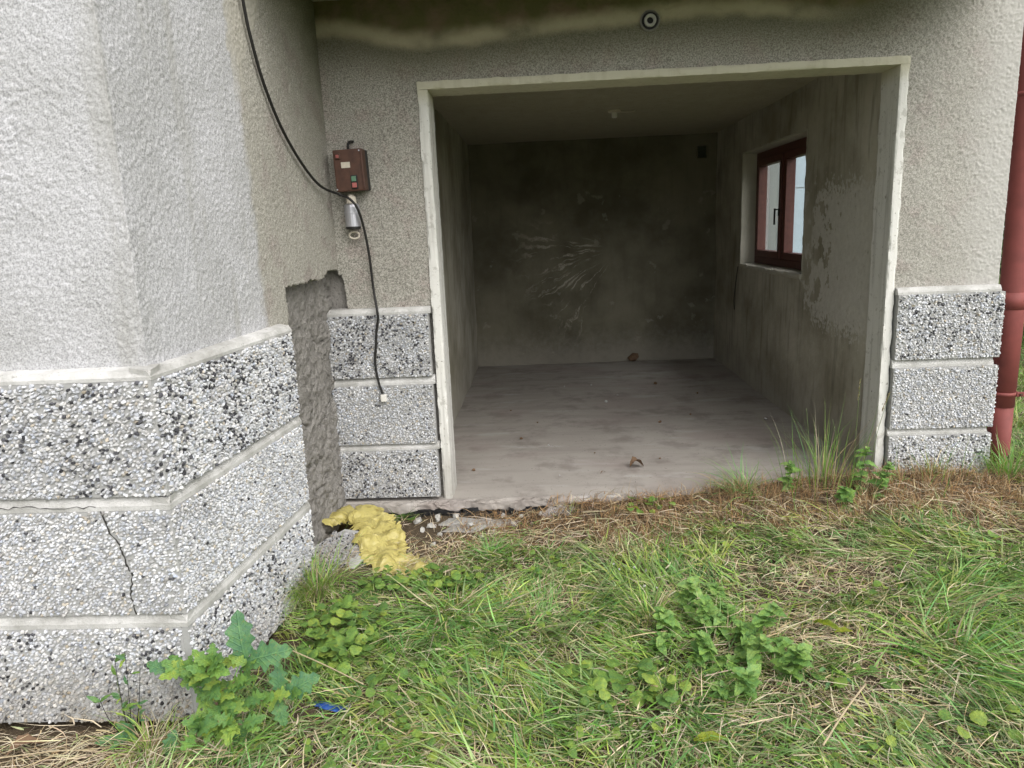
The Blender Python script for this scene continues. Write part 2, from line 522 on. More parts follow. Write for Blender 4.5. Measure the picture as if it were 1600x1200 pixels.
def mat_floor():
    m = M('old_concrete_floor')
    x, y, z = m.sep()
    n1 = m.noise(1.5, 6, 0.6)
    c = m.mix(n1, (0.27, 0.245, 0.22), (0.41, 0.385, 0.355))
    st = m.noise(1.0, 6, 0.6, vec=m.scaled(m.pos(), (1.1, 7.0, 1)))
    c = m.mix(m.math('MULTIPLY', m.smooth(st, 0.45, 0.68), 0.55), c, (0.25, 0.225, 0.205))
    c = m.mix(m.math('MULTIPLY', m.smooth(m.noise(2.4, 5, vec=m.scaled(m.pos(), (0.7, 2.6, 1))), 0.55, 0.68), 0.5), c, (0.44, 0.43, 0.41))
    sp = m.noise(70, 3)
    c = m.mix(m.math('MULTIPLY', m.smooth(sp, 0.66, 0.72), 0.8), c, (0.10, 0.09, 0.08))
    c = m.mix(m.math('MULTIPLY', m.smooth(m.noise(3.2, 6, 0.65), 0.48, 0.66), 0.55), c, (0.17, 0.145, 0.13))
    c = m.mix(m.math('MULTIPLY', m.smooth(m.noise(1.1, 4, 0.5, vec=m.scaled(m.pos(), (1.0, 1.4, 1))), 0.5, 0.62), 0.35), c, (0.29, 0.235, 0.22))
    # trowel scratches
    sc1 = m.noise(1.0, 3, vec=m.scaled(m.pos(), (3.5, 60, 1)))
    c = m.mix(m.math('MULTIPLY', m.smooth(sc1, 0.68, 0.74), 0.35), c, (0.5, 0.49, 0.46))
    # trodden-in earth by the grass
    d = m.math('ADD', y, m.math('MULTIPLY', m.math('SUBTRACT', m.noise(6, 5), 0.5), 0.5))
    d2 = m.math('MULTIPLY', m.math('SUBTRACT', 1.0, m.smooth(d, -0.05, 0.25)), m.smooth(x, 0.8, 2.0))
    c = m.mix(m.math('MULTIPLY', d2, 0.6), c, (0.13, 0.105, 0.075))
    nm = m.bump(m.noise(25, 6, 0.6), 0.35, 0.006)
    return m.done(c, 0.82, nm, 0.3)


def mat_soil():
    m = M('soil')
    x, y, z = m.sep()
    n = m.noise(14, 6, 0.65); n2 = m.noise(90, 4)
    c = m.mix(n, (0.045, 0.034, 0.022), (0.13, 0.10, 0.068))
    c = m.mix(m.smooth(n2, 0.55, 0.75), c, (0.19, 0.155, 0.11))
    # beyond the trodden yard the sheet is meadow
    d = m.n('VectorMath', {0: m.pos()}, operation='LENGTH').outputs['Value']
    g = m.mix(m.noise(0.6, 6), (0.05, 0.085, 0.022), (0.12, 0.14, 0.05))
    c = m.mix(m.smooth(d, 4.0, 7.0), c, g)
    return m.done(c, 0.95, m.bump(n2, 0.8, 0.01, m.bump(n, 0.8, 0.03)), 0.1)


def mat_cement(name, a, b, bd=0.01):
    m = M(name)
    n = m.noise(11, 6, 0.65)
    c = m.mix(n, a, b)
    c = m.mix(m.math('MULTIPLY', m.smooth(m.noise(55, 4), 0.6, 0.7), 0.6), c, tuple(v * 0.45 for v in a))
    return m.done(c, 0.92, m.bump(m.noise(45, 6, 0.7), 0.7, bd), 0.15)


def mat_band():
    m = M('white_cement_band')
    n = m.noise(5, 6, 0.7)
    c = m.mix(m.smooth(n, 0.3, 0.7), (0.33, 0.325, 0.305), (0.60, 0.595, 0.585))
    c = m.mix(m.math('MULTIPLY', m.smooth(m.noise(40, 5, 0.7), 0.56, 0.68), 0.7), c, (0.24, 0.235, 0.215))
    c = m.mix(m.math('MULTIPLY', m.smooth(m.noise(14, 5, 0.6), 0.58, 0.68), 0.5), c, (0.66, 0.655, 0.65))
    return m.done(c, 0.9, m.bump(m.noise(60, 6, 0.75), 0.8, 0.006), 0.15)


MAT = dict(
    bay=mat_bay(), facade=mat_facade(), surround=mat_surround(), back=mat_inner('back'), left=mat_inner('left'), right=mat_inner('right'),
    ceil=mat_cement('garage_ceiling_distemper', (0.28, 0.262, 0.19), (0.42, 0.395, 0.31), 0.004),
    floor=mat_floor(), soil=mat_soil(),
    mortar=mat_cement('grey_bedding_mortar', (0.30, 0.30, 0.295), (0.40, 0.40, 0.395), 0.004),
    strip=mat_band(),
    rough=mat_cement('hacked_grey_mortar', (0.15, 0.14, 0.125), (0.36, 0.345, 0.325), 0.03),
    slab=mat_cement('balcony_concrete', (0.26, 0.25, 0.19), (0.38, 0.37, 0.30), 0.004),
    foundation=mat_cement('foundation_concrete', (0.16, 0.155, 0.145), (0.29, 0.28, 0.265), 0.012),
    spill=mat_cement('spilled_concrete', (0.27, 0.26, 0.245), (0.44, 0.43, 0.41), 0.012),
    tar=plain('bitumen', (0.012, 0.012, 0.013), 0.6, 0.4, 40, 0.004, 60),
    chip=attr_mat('stone_chips', 0.75, 0.0, 0.2),
    blade=attr_mat('grass_blades', 0.55, 0.32, 0.3),
    straw=attr_mat('dry_straw', 0.8, 0.12, 0.15),
    crack=plain('crack_painted_shade', (0.03, 0.028, 0.025), 0.95, 0.3, 80),  # near-black stands in for the shade inside a crack
    white=plain('limed_reveal', (0.42, 0.40, 0.34), 0.9, 0.15, 12, 0.004, 60),
    frame=plain('oxblood_window_paint', (0.100, 0.036, 0.028), 0.5, 0.4, 30, 0.001, 90),
    pipe=plain('oxide_red_pipe_paint', (0.20, 0.052, 0.046), 0.7, 0.35, 14, 0.001, 40),
    bakelite=plain('brown_bakelite', (0.075, 0.034, 0.022), 0.5, 0.55, 35, 0.001, 90),
    black=plain('black_rubber', (0.014, 0.013, 0.012), 0.55, 0.3, 60),
    alu=plain('dull_aluminium', (0.50, 0.50, 0.54), 0.42, 0.12, 40, 0.0005, 150, 0.75),
    green=plain('green_button', (0.10, 0.20, 0.13), 0.55, 0.3, 90), redb=plain('red_button', (0.36, 0.11, 0.10), 0.55, 0.3, 90),
    label=plain('paper_label', (0.55, 0.50, 0.42), 0.8, 0.2, 90), plug=plain('white_plastic', (0.68, 0.66, 0.62), 0.5),
    stone=plain('pebble', (0.38, 0.37, 0.345), 0.9, 0.3, 60, 0.002, 120), deadleaf=plain('dead_leaf', (0.16, 0.10, 0.06), 0.85, 0.35, 50),
    sheet=plain('pale_blue_sheeting', (0.44, 0.52, 0.58), 0.6, 0.06, 3), nwall=plain('white_render', (0.75, 0.75, 0.74), 0.9, 0.04, 2),
    nroof=plain('grey_roofing', (0.16, 0.15, 0.15), 0.8, 0.2, 6),
    bark=plain('bark', (0.13, 0.09, 0.06), 0.9, 0.3, 40, 0.003, 80), stem=plain('green_stem', (0.10, 0.15, 0.05), 0.6, 0.2, 40),
    oak=leaf_mat('oak_leaf', (0.10, 0.22, 0.075), (0.16, 0.31, 0.08), (0.26, 0.38, 0.085)),
    oakdark=leaf_mat('oak_leaf_bluish', (0.085, 0.20, 0.10), (0.095, 0.215, 0.10), (0.115, 0.24, 0.10), 0.2),
    nettle=leaf_mat('nettle_leaf', (0.16, 0.32, 0.10), (0.21, 0.38, 0.11), (0.27, 0.43, 0.15)),
    ivy=leaf_mat('ground_ivy_leaf', (0.11, 0.22, 0.065), (0.18, 0.32, 0.075), (0.29, 0.40, 0.09)),
    lime=leaf_mat('yellow_green_leaf', (0.20, 0.28, 0.03), (0.25, 0.30, 0.03), (0.28, 0.32, 0.04), 0.4),
    drystalk=plain('dry_stalk', (0.38, 0.31, 0.20), 0.8, 0.25, 40),
    shrub=attr_mat('shrub_leaves', 0.6, 0.25, 0.25),
)


def mat_glass():
    m = M('window_glass')
    tr = m.n('BsdfTransparent', {'Color': (0.93, 0.95, 0.96, 1)})
    gl = m.n('BsdfGlossy', {'Roughness': 0.03, 'Color': (1, 1, 1, 1)})
    lw = m.n('LayerWeight', {'Blend': 0.5})
    fac = m.math('ADD', 0.04, m.math('MULTIPLY', m.math('POWER', lw.outputs['Facing'], 5.0), 0.9))
    ms = m.n('MixShader', {0: fac, 1: tr.outputs[0], 2: gl.outputs[0]})
    m.t.links.new(ms.outputs[0], m.out.inputs[0])
    return m.m


def mat_bag():
    m = M('yellow_plastic_sheet')
    n = m.noise(9, 5)
    c = m.mix(n, (0.50, 0.425, 0.12), (0.64, 0.57, 0.23))
    c = m.mix(m.math('MULTIPLY', m.smooth(m.noise(26, 6, 0.7), 0.50, 0.68), 0.65), c, (0.24, 0.18, 0.05))
    m.done(c, 0.32, m.bump(m.noise(55, 4), 0.4, 0.006), 0.4)
    tl = m.n('BsdfTranslucent', {'Color': c})
    ms = m.n('MixShader', {0: 0.3, 1: m.b.outputs[0], 2: tl.outputs[0]})
    m.t.links.new(ms.outputs[0], m.out.inputs[0])
    return m.m


def mat_film(name, c):
    m = M(name)
    m.done(c, 0.18, m.bump(m.noise(70, 4), 0.4, 0.004), 0.5)
    tr = m.n('BsdfTransparent', {})
    ms = m.n('MixShader', {0: 0.80, 1: m.b.outputs[0], 2: tr.outputs[0]})
    m.t.links.new(ms.outputs[0], m.out.inputs[0])
    return m.m


MAT['glass'] = mat_glass(); MAT['bag'] = mat_bag(); MAT['film'] = mat_film('clear_film', (0.75, 0.76, 0.78))
MAT['blue'] = plain('blue_plastic', (0.02, 0.075, 0.30), 0.35, 0.3, 40)

# ------------------------------------------------------------------ plan
W, H = 2.417, 2.2                       # garage opening (outer edge of its surround)
XC, XR = -0.49, 2.942                   # inner corner with the bay, free right corner
LX, RX, BK, CEIL = -0.133, 2.42, 3.951, 2.327
PX0, PY0 = -0.600, -1.75                # plaster corner of the bay
SX = (XC - PX0) / (0 - PY0)             # the bay's flank runs very slightly skew


def flank(y): return PX0 + SX * (y - PY0)


QX, QY, QE = -0.568, -1.80, -0.82       # plinth corner and its broken rear end


def pflank(y): return QX + (0.085 / 0.98) * (y - QY)


def ground_z(x, y):
    x = np.asarray(x, float); y = np.asarray(y, float)
    sm = lambda v, a, b: (lambda t: t * t * (3 - 2 * t))(np.clip((v - a) / (b - a), 0, 1))
    P = np.stack([x, y, 0 * x], -1).reshape(-1, 3)
    n = (fbm(P, 0.35, 3, 3).reshape(x.shape) - 0.5) * 0.05 + (fbm(P, 0.06, 5, 2).reshape(x.shape) - 0.5) * 0.012
    z = -0.09 + n + 0.06 * sm(x, 0.30, 0.85) * sm(y, -0.6, -0.14) + 0.115 * sm(x, 0.8, 2.3) * sm(y, -1.3, -0.15)
    z = z - 0.02 * sm(-x, 0.2, 0.8)
    inside = sm(y, -0.10, -0.02) * (1 - sm(x, 2.94, 3.02))
    return z - 0.35 * inside


# ------------------------------------------------------------------ the house
house = thing('house', 'grey roughcast house with an open doorless garage and a stone-chip plinth', 'house', (1.2, 0.0, 0.0))


def rough_disp(seed, amp, cell):
    def f(P):
        Q = P + np.stack([vn(P, 0.03, seed + k) for k in (11, 12, 13)], 1) * 0.012
        a = vn(Q, cell, seed); b = vn(Q, cell * 0.5, seed + 3); c = vn(P, 0.05, seed + 5)
        g = np.random.default_rng(seed).random(len(P))
        big = np.clip((-P[:, 0] - 0.78) / 0.15, 0, 1) * np.clip((P[:, 2] - 1.5) / 0.3, 0, 1) * vn(Q, cell * 1.7, seed + 7)
        h = 0.45 * a + 0.3 * b + 0.25 * g + 0.5 * big
        h = np.clip((h - 0.2) / 0.6, 0, 1.4)
        return amp * (h ** 1.4) * (0.7 + 0.6 * c) + (fbm(P, 0.4, seed + 9, 2) - 0.5) * 0.006
    return f


# bay, front
wall_patch('bay_wall', (-1.75, PY0, 1.06), (1, 0, 0), (0, 0, 1), PX0 + 1.75, 1.69, 0.0044, MAT['bay'], house,
           disp=rough_disp(1, 0.0046, 0.0092))
box('bay_wall', -3.2, -1.75, PY0, PY0 + 0.3, -0.3, 5.2, MAT['bay'], house)
box('bay_wall', -1.75, PX0 - 0.002, PY0 + 0.01, PY0 + 0.3, 2.745, 5.2, MAT['bay'], house)
box('bay_wall', -1.75, PX0 - 0.03, PY0 + 0.02, PY0 + 0.3, -0.3, 2.745, MAT['mortar'], house)

# bay, flank: the render is knocked off in a tall strip next to the garage pier
Lf = math.hypot(XC - PX0, -PY0)
Uf = np.array([(XC - PX0) / Lf, -PY0 / Lf, 0.0])


def niche_top(y):
    return 1.275 + 0.012 * y


def keep_flank(C):
    y, z = C[:, 1], C[:, 2]
    P = C.copy()
    j = (fbm(P, 0.05, 41, 3) - 0.5) * 0.045
    j2 = (fbm(P, 0.05, 43, 3) - 0.5) * 0.03
    top = 1.262 + j2 + 0.035 * np.exp(-((y + 0.08) / 0.09) ** 2) - 0.01 * np.clip((-y - 0.2) / 0.4, 0, 1)
    cut = (y > -0.70 + j) & (z < top)
    return ~cut


wall_patch('side_wall', (PX0, PY0, 1.06), Uf, (0, 0, 1), Lf, 1.55, 0.0045, MAT['bay'], house,
           keep=keep_flank, disp=rough_disp(17, 0.0042, 0.0090), depth=0.055)
wall_patch('side_wall', (PX0 - 0.004, PY0 + 0.03, 2.60), Uf, (0, 0, 1), Lf - 0.03, 2.6, 0.2, MAT['bay'], house)


def niche_disp(P):
    lump = fbm(P, 0.10, 51, 4)
    crack = np.exp(-((fbm(P, 0.22, 57, 3) - 0.5) / 0.012) ** 2)
    return (lump - 0.5) * 0.045 + (fbm(P, 0.03, 53, 3) - 0.5) * 0.03 + (np.random.default_rng(3).random(len(P)) - 0.5) * 0.005 - 0.025 * crack


o = wall_patch('hacked_wall', (PX0 - 0.065, PY0, -0.25), Uf, (0, 0, 1), Lf + 0.05, 1.62, 0.0065, MAT['rough'], house, disp=niche_disp)
o['label'] = 'bare rough mortar where the render is knocked off'

# facade round the opening


def keep_fac(C):
    x, z = C[:, 0], C[:, 2]
    op = (x > 0.004) & (x < W - 0.004) & (z < H - 0.004)
    P = C.copy()
    j = (fbm(P, 0.04, 61, 3) - 0.5) * 0.05
    hole = (x < -0.462 + j) & (z < 1.262 + j)
    pl = (z < 1.062)
    return ~(op | hole | pl)


wall_patch('facade_wall', (XC, 0, 1.03), (1, 0, 0), (0, 0, 1), XR - XC, 1.58, 0.0047, MAT['facade'], house, keep=keep_fac,
           disp=rough_disp(29, 0.0055, 0.0100), depth=0.045)
# masonry behind the render: piers, lintel, storey above
box('pier', -0.66, -0.006, 0.035, 0.26, -0.3, 2.62, MAT['rough'], house)
box('pier', W + 0.028, XR - 0.012, 0.035, 0.42, -0.3, 2.62, MAT['facade'], house)
box('lintel', -0.004, W + 0.026, 0.036, 0.198, 2.21, 2.62, MAT['mortar'], house)
box('upper_wall', -0.66, XR - 0.004, 0.006, 4.3, 2.85, 5.2, MAT['facade'], house)
# balcony slab overhead
wobbly_bar('balcony_slab', XC - 0.02, XR - 0.16, -0.93, 4.28, 2.597, 2.80, 0.06, 0.003, 0.3, MAT['slab'], house, seed=3)

# surround
wobbly_bar('opening_surround', 0.0, 0.052, -0.014, 0.19, -0.06, 2.158, 0.012, 0.0018, 0.30, MAT['surround'], house, 0.007, 5)
wobbly_bar('opening_surround', W - 0.046, W, -0.014, 0.19, -0.06, 2.166, 0.012, 0.0018, 0.30, MAT['surround'], house, 0.006, 6)
wobbly_bar('opening_surround', 0.0, W, -0.016, 0.20, 2.160, H, 0.012, 0.0018, 0.35, MAT['surround'], house, 0.006, 7)

# garage interior
und = lambda s, a: (lambda P: (fbm(P, 0.5, s, 4) - 0.5) * a)
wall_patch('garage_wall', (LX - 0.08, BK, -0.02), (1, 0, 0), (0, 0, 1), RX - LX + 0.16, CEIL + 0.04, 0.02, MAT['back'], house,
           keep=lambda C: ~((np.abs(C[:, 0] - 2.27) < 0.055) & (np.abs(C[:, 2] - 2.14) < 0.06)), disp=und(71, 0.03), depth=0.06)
box('garage_wall', LX - 0.4, RX + 0.6, BK + 0.20, BK + 0.45, -0.3, 2.85, MAT['mortar'], house)  # unseen backing behind the back wall, added to block light
wall_patch('garage_wall', (LX, 0.20, -0.02), (0, 1, 0), (0, 0, 1), BK - 0.2 + 0.04, CEIL + 0.04, 0.03, MAT['left'], house, disp=und(73, 0.03))
# (left wall faces +x)
box('garage_wall', LX - 0.4, LX - 0.03, 0.262, BK + 0.05, -0.3, 2.62, MAT['mortar'], house)  # unseen backing box, added so no light leaks through the left wall
WY0, WY1, WZ0, WZ1 = 1.372, 2.985, 1.048, 2.035


def keep_right(C):
    j = (fbm(C, 0.06, 81, 2) - 0.5) * 0.018
    y, z = C[:, 1], C[:, 2]
    return ~((y > WY0 + j) & (y < WY1 + j) & (z > WZ0 + j) & (z < WZ1 + j))


wall_patch('garage_wall', (RX, BK + 0.02, -0.02), (0, -1, 0), (0, 0, 1), BK - 0.20 + 0.02, CEIL + 0.04, 0.0125, MAT['right'], house, keep=keep_right,
           disp=und(77, 0.02), depth=0.015)
xo0, xo1 = RX + 0.026, 2.61
box('outer_wall', xo0, xo1, WY1 + 0.006, BK + 0.34, -0.3, 2.62, MAT['facade'], house)
box('outer_wall', xo0, xo1, 0.421, WY0 - 0.006, -0.3, 2.62, MAT['facade'], house)
box('outer_wall', xo0, xo1, WY0 - 0.006, WY1 + 0.006, -0.3, WZ0 - 0.03, MAT['facade'], house)
box('outer_wall', xo0, xo1, WY0 - 0.006, WY1 + 0.006, WZ1 + 0.006, 2.62, MAT['facade'], house)
wall_patch('garage_ceiling', (LX - 0.05, BK + 0.05, CEIL), (1, 0, 0), (0, -1, 0), RX - LX + 0.1, BK - 0.15, 0.05, MAT['ceil'], house, disp=und(79, 0.02))
box('garage_ceiling', LX - 0.35, RX + 0.5, 0.2, BK + 0.3, CEIL + 0.02, 2.59, MAT['mortar'], house)  # unseen box over the ceiling, added to keep light out

# floor slab with a ragged nose


def keep_floor(C):
    return C[:, 1] > -0.045


o = wall_patch('garage_floor', (-0.58, -0.12, 0.0), (1, 0, 0), (0, 1, 0), XR + 0.5, BK + 0.16, 0.016, MAT['floor'], house,
               keep=keep_floor, disp=lambda P: (fbm(P, 0.6, 93, 3) - 0.5) * 0.010 - 0.004 - 0.012 * np.clip(0.1 - P[:, 1], 0, 0.2) / 0.2, depth=0.05)
wobbly_bar('floor_nose', -0.58, XR - 0.05, -0.082, -0.04, -0.062, -0.012, 0.009, 0.026, 0.06, MAT['floor'], house, 0.014, 9)
wobbly_bar('foundation', -0.60, XR, -0.02, 0.30, -0.40, -0.054, 0.02, 0.018, 0.1, MAT['foundation'], house, 0.02, 8)

# window
win = bpy.data.objects.new('window', None); link(win, None); win.location = (2.58, 2.18, 1.05)
put(win, house)
bpy.context.view_layer.update()


def sub(o, parent):
    o.parent = parent
    o.matrix_parent_inverse = parent.matrix_world.inverted()
    return o


def wbox(name, *a, mat='frame', c=0.004):
    return sub(box(name, *a, MAT[mat], None, c), win)


# reveal boards of lime plaster
rv0, rv1 = RX - 0.001, 2.60
wobbly_bar('window_reveal', rv0, rv1, WY1 - 0.012, WY1 + 0.004, WZ0 - 0.01, WZ1, 0.03, 0.003, 0.1, MAT['white'], house, 0.006, 21)
wobbly_bar('window_reveal', rv0, rv1, WY0 - 0.004, WY0 + 0.012, WZ0 - 0.01, WZ1, 0.03, 0.003, 0.1, MAT['white'], house, 0.006, 22)
wobbly_bar('window_reveal', rv0, rv1, WY0 + 0.012, WY1 - 0.012, WZ1 - 0.012, WZ1 + 0.004, 0.03, 0.003, 0.1, MAT['white'], house, 0.006, 23)
wobbly_bar('window_sill', RX - 0.014, rv1, WY0 + 0.012, WY1 - 0.012, WZ0 - 0.028, WZ0 + 0.012, 0.02, 0.006, 0.06, MAT['white'], house, 0.012, 24)
fx0, fx1 = 2.545, 2.625
ya, yb, za, zb = WY0 + 0.014, WY1 - 0.014, WZ0 + 0.014, WZ1 - 0.014
wbox('frame', fx0, fx1, ya, yb, za, za + 0.06); wbox('frame', fx0, fx1, ya, yb, zb - 0.06, zb)
wbox('frame', fx0, fx1, ya, ya + 0.06, za + 0.0605, zb - 0.0605); wbox('frame', fx0, fx1, yb - 0.06, yb, za + 0.0605, zb - 0.0605)
ym = (ya + yb) / 2 + 0.03
wbox('mullion', fx0, fx1, ym - 0.03, ym + 0.03, za + 0.0605, zb - 0.0605)
for (s0, s1) in ((ya + 0.062, ym - 0.032), (ym + 0.032, yb - 0.062)):
    x0, x1, t = fx0 - 0.012, fx1 - 0.02, 0.055
    wbox('sash', x0, x1, s0, s1, za + 0.063, za + 0.063 + t); wbox('sash', x0, x1, s0, s1, zb - 0.063 - t, zb - 0.063)
    wbox('sash', x0, x1, s0, s0 + t, za + 0.0635 + t, zb - 0.0635 - t); wbox('sash', x0, x1, s1 - t, s1, za + 0.0635 + t, zb - 0.0635 - t)
    wbox('pane', 2.575, 2.579, s0 + t - 0.004, s1 - t + 0.004, za + 0.06 + t, zb - 0.06 - t, mat='glass', c=0)
wbox('handle', fx0 - 0.022, fx0 - 0.0125, ym + 0.045, ym + 0.065, 1.47, 1.53, mat='black', c=0.002)
wbox('handle', fx0 - 0.045, fx0 - 0.0225, ym + 0.052, ym + 0.062, 1.515, 1.525, mat='black', c=0.002)
wbox('handle', fx0 - 0.055, fx0 - 0.042, ym + 0.050, ym + 0.066, 1.40, 1.53, mat='black', c=0.003)

# ceiling lamp holder, wall base hole
lamp = thing('lamp_holder', 'small bulbless lamp holder on the garage ceiling', 'lamp holder', (1.197, 2.12, 2.32))


def lathe(name, prof, n, mat, parent, loc, axis='Z', **kw):
    V, F = [], []
    for (r, h) in prof:
        for k in range(n):
            a = 2 * math.pi * k / n
            c, s = r * math.cos(a), r * math.sin(a)
            V.append((loc[0] + c, loc[1] + s, loc[2] + h) if axis == 'Z' else (loc[0] + c, loc[1] + h, loc[2] + s))
    for i in range(len(prof) - 1):
        for k in range(n):
            f = (i * n + k, i * n + (k + 1) % n, (i + 1) * n + (k + 1) % n, (i + 1) * n + k)
            F.append(f if axis == 'Z' else f[::-1])
    F.append(tuple(range(n))[::-1] if axis == 'Z' else tuple(range(n)))
    F.append(tuple((len(prof) - 1) * n + k for k in range(n)) if axis == 'Z' else tuple((len(prof) - 1) * n + k for k in range(n))[::-1])
    return mk(name, V, F, mat, parent, **kw)


lathe('base_plate', [(0.045, -0.012), (0.05, -0.008), (0.05, 0.012)], 16, MAT['label'], lamp, (1.197, 2.12, 2.32))
lathe('socket', [(0.018, -0.05), (0.022, -0.045), (0.022, -0.013)], 12, MAT['plug'], lamp, (1.197, 2.12, 2.32))
sub_w = tube('wire', spline([(1.22, 2.12, 2.312), (1.30, 2.10, 2.306), (1.36, 2.13, 2.316)], 4), 0.004, MAT['label'], lamp, 6)

# ------------------------------------------------------------------ plinth of exposed stone chips


def chips(name, O, U, V, lu, lv, parent, black=0.1, size=0.0135, seed=0, skip=None, dirt=0.0, bright=1.0):
    r = np.random.default_rng(seed)
    O, U, V = (np.asarray(a, float) for a in (O, U, V)); N = np.cross(U, V); N /= np.linalg.norm(N)
    du, dv = size * 0.90, size * 0.74
    nu, nv = int(lu / du), int(lv / dv)
    A, B = np.meshgrid(np.arange(nu) + 0.5, np.arange(nv) + 0.5, indexing='ij')
    A = (A + 0.5 * (np.arange(nv)[None, :] % 2) - 0.25) * lu / nu; B = B * lv / nv
    a = (A + r.normal(0, du * 0.24, A.shape)).ravel(); b = (B + r.normal(0, dv * 0.24, B.shape)).ravel()
    edge = 0.25 * size
    ok = (a > edge) & (a < lu - edge) & (b > edge) & (b < lv - edge) & (r.random(a.size) > 0.03)
    a, b = a[ok], b[ok]
    C = O + a[:, None] * U + b[:, None] * V
    if skip is not None:
        k = ~skip(C); a, b, C = a[k], b[k], C[k]
    n = len(a)
    rx = size * 0.5 * r.uniform(0.70, 1.22, n); ry = rx * r.uniform(0.55, 0.95, n)
    th = r.uniform(0, math.pi, n) * 0.6 + r.choice([0, math.pi * 0.75], n)
    hz = size * r.uniform(0.28, 0.58, n)
    tilt = r.normal(0, 0.28, (n, 2))
    ang = (np.arange(6)[None] * math.pi / 3 + r.uniform(-0.32, 0.32, (n, 6)))
    rad = r.uniform(0.78, 1.18, (n, 6))
    ex, ey = np.cos(ang) * rad * rx[:, None], np.sin(ang) * rad * ry[:, None]
    c, s = np.cos(th)[:, None], np.sin(th)[:, None]
    px, py = c * ex - s * ey, s * ex + c * ey
    ts = r.uniform(0.55, 0.82, (n, 1))
    base = np.stack([px, py, np.full_like(px, -0.0015)], -1)
    mid = np.stack([px * 0.97, py * 0.97, hz[:, None] * 0.5 + 0 * px], -1)
    top = np.stack([px * ts, py * ts, hz[:, None] + (px * tilt[:, :1] + py * tilt[:, 1:]) * ts], -1)
    cen = np.stack([0 * hz, 0 * hz, hz * r.uniform(1.0, 1.12, n)], -1)[:, None]
    Lc = np.concatenate([base, mid, top, cen], 1)
    Pw = C[:, None] + Lc[..., :1] * U + Lc[..., 1:2] * V + Lc[..., 2:] * N
    # colours
    cl = vn(C, 0.045, seed + 5) * 0.6 + vn(C, 0.12, seed + 6) * 0.4
    pb = black * np.clip((cl - 0.28) * 3.2, 0.05, 2.6)
    isb = r.random(n) < pb
    g = r.normal(0.50, 0.09, n).clip(0.24, 0.68) * bright
    tint = r.normal(0, 0.018, n)
    colr = np.stack([g + tint * 0.5 - 0.006, g, g - tint + 0.018], -1)
    colr *= (0.80 + 0.36 * fbm(C, 0.16, seed + 40, 3))[:, None]
    tan = r.random(n) < 0.03
    colr[tan] *= np.array([0.85, 0.76, 0.62])
    gb = r.uniform(0.03, 0.11, n)
    colr[isb] = np.stack([gb, gb, gb * 1.12], -1)[isb]
    if dirt > 0:
        d = np.clip(1 - (C[:, 2] + 0.1) / 0.28, 0, 1) * dirt * (0.4 + 1.2 * vn(C, 0.09, 9))
        colr = colr * (1 - d[:, None]) + colr * np.array([0.42, 0.37, 0.28]) * d[:, None]
    i = np.arange(n)[:, None] * 19
    k = np.arange(6)
    k2 = (k + 1) % 6
    q1 = np.stack([i + k, i + k2, i + 6 + k2, i + 6 + k], -1).reshape(-1, 4)
    q2 = np.stack([i + 6 + k, i + 6 + k2, i + 12 + k2, i + 12 + k], -1).reshape(-1, 4)
    t = np.stack([i + 12 + k, i + 12 + k2, i + 18 + 0 * k], -1).reshape(-1, 3)
    me = fast_mesh(name, Pw.reshape(-1, 3), np.concatenate([q1, q2]), t, MAT['chip'], False, np.repeat(colr, 19, 0))
    ob = bpy.data.objects.new(name, me)
    link(ob, None, kind='stuff')
    bpy.context.view_layer.update()
    ob.parent = parent
    ob.matrix_parent_inverse = parent.matrix_world.inverted()
    return ob


def slab_block(name, O, U, V, lu, lv, thick, parent, label=None):
    """one rendered plinth block: a slightly uneven bedding slab"""
    O, U, V = (np.asarray(a, float) for a in (O, U, V)); N = np.cross(U, V)
    Vv = [O, O + U * lu, O + U * lu + V * lv, O + V * lv]
    Vv = Vv + [v - N * thick for v in Vv]
    ob = mk(name, [tuple(v) for v in Vv], [(0, 1, 2, 3), (7, 6, 5, 4), (0, 4, 5, 1), (1, 5, 6, 2), (2, 6, 7, 3), (3, 7, 4, 0)], MAT['mortar'], parent)
    if label: ob['label'] = label
    return ob


def block(O, U, V, lu, lv, black, seed, label=None, skip=None, dirt=0.0, size=0.0135, thick=0.05, ends=(False, False), bright=1.0):
    b = slab_block('plinth_block', O, U, V, lu, lv, thick, house, label)
    chips('aggregate', O, U, V, lu, lv, b, black, size, seed, skip, dirt, bright)
    O, U, V = (np.asarray(a, float) for a in (O, U, V)); N = np.cross(U, V)
    if ends[0]: chips('aggregate', O - N * thick, N, V, thick, lv, b, black, size, seed + 1, None, dirt, bright)
    if ends[1]: chips('aggregate', O + U * lu, -N, V, thick, lv, b, black, size, seed + 2, None, dirt, bright)
    return b


ZB = [(-0.076, 0.262), (0.310, 0.660), (0.706, 1.066)]        # bay courses
SB = [(0.262, 0.310), (0.660, 0.706), (1.066, 1.100)]
ZG = [(0.012, 0.286), (0.324, 0.655), (0.700, 1.040)]         # garage courses
SG = [(0.286, 0.324), (0.655, 0.700), (1.040, 1.078)]
PF = np.array([0.085 / 0.98, 1.0, 0.0]); LFP = np.linalg.norm(PF) * (QE - QY); PF /= np.linalg.norm(PF)

crk = [(-0.79, 0.662), (-0.775, 0.60), (-0.745, 0.545), (-0.735, 0.50), (-0.722, 0.44), (-0.735, 0.38), (-0.728, 0.31)]


def near_crack(C):
    d = np.full(len(C), 9.0)
    for (x0, z0), (x1, z1) in zip(crk[:-1], crk[1:]):
        ax, az = x1 - x0, z1 - z0
        t = np.clip(((C[:, 0] - x0) * ax + (C[:, 2] - z0) * az) / (ax * ax + az * az), 0, 1)
        d = np.minimum(d, np.hypot(C[:, 0] - x0 - t * ax, C[:, 2] - z0 - t * az))
    return d < 0.0065


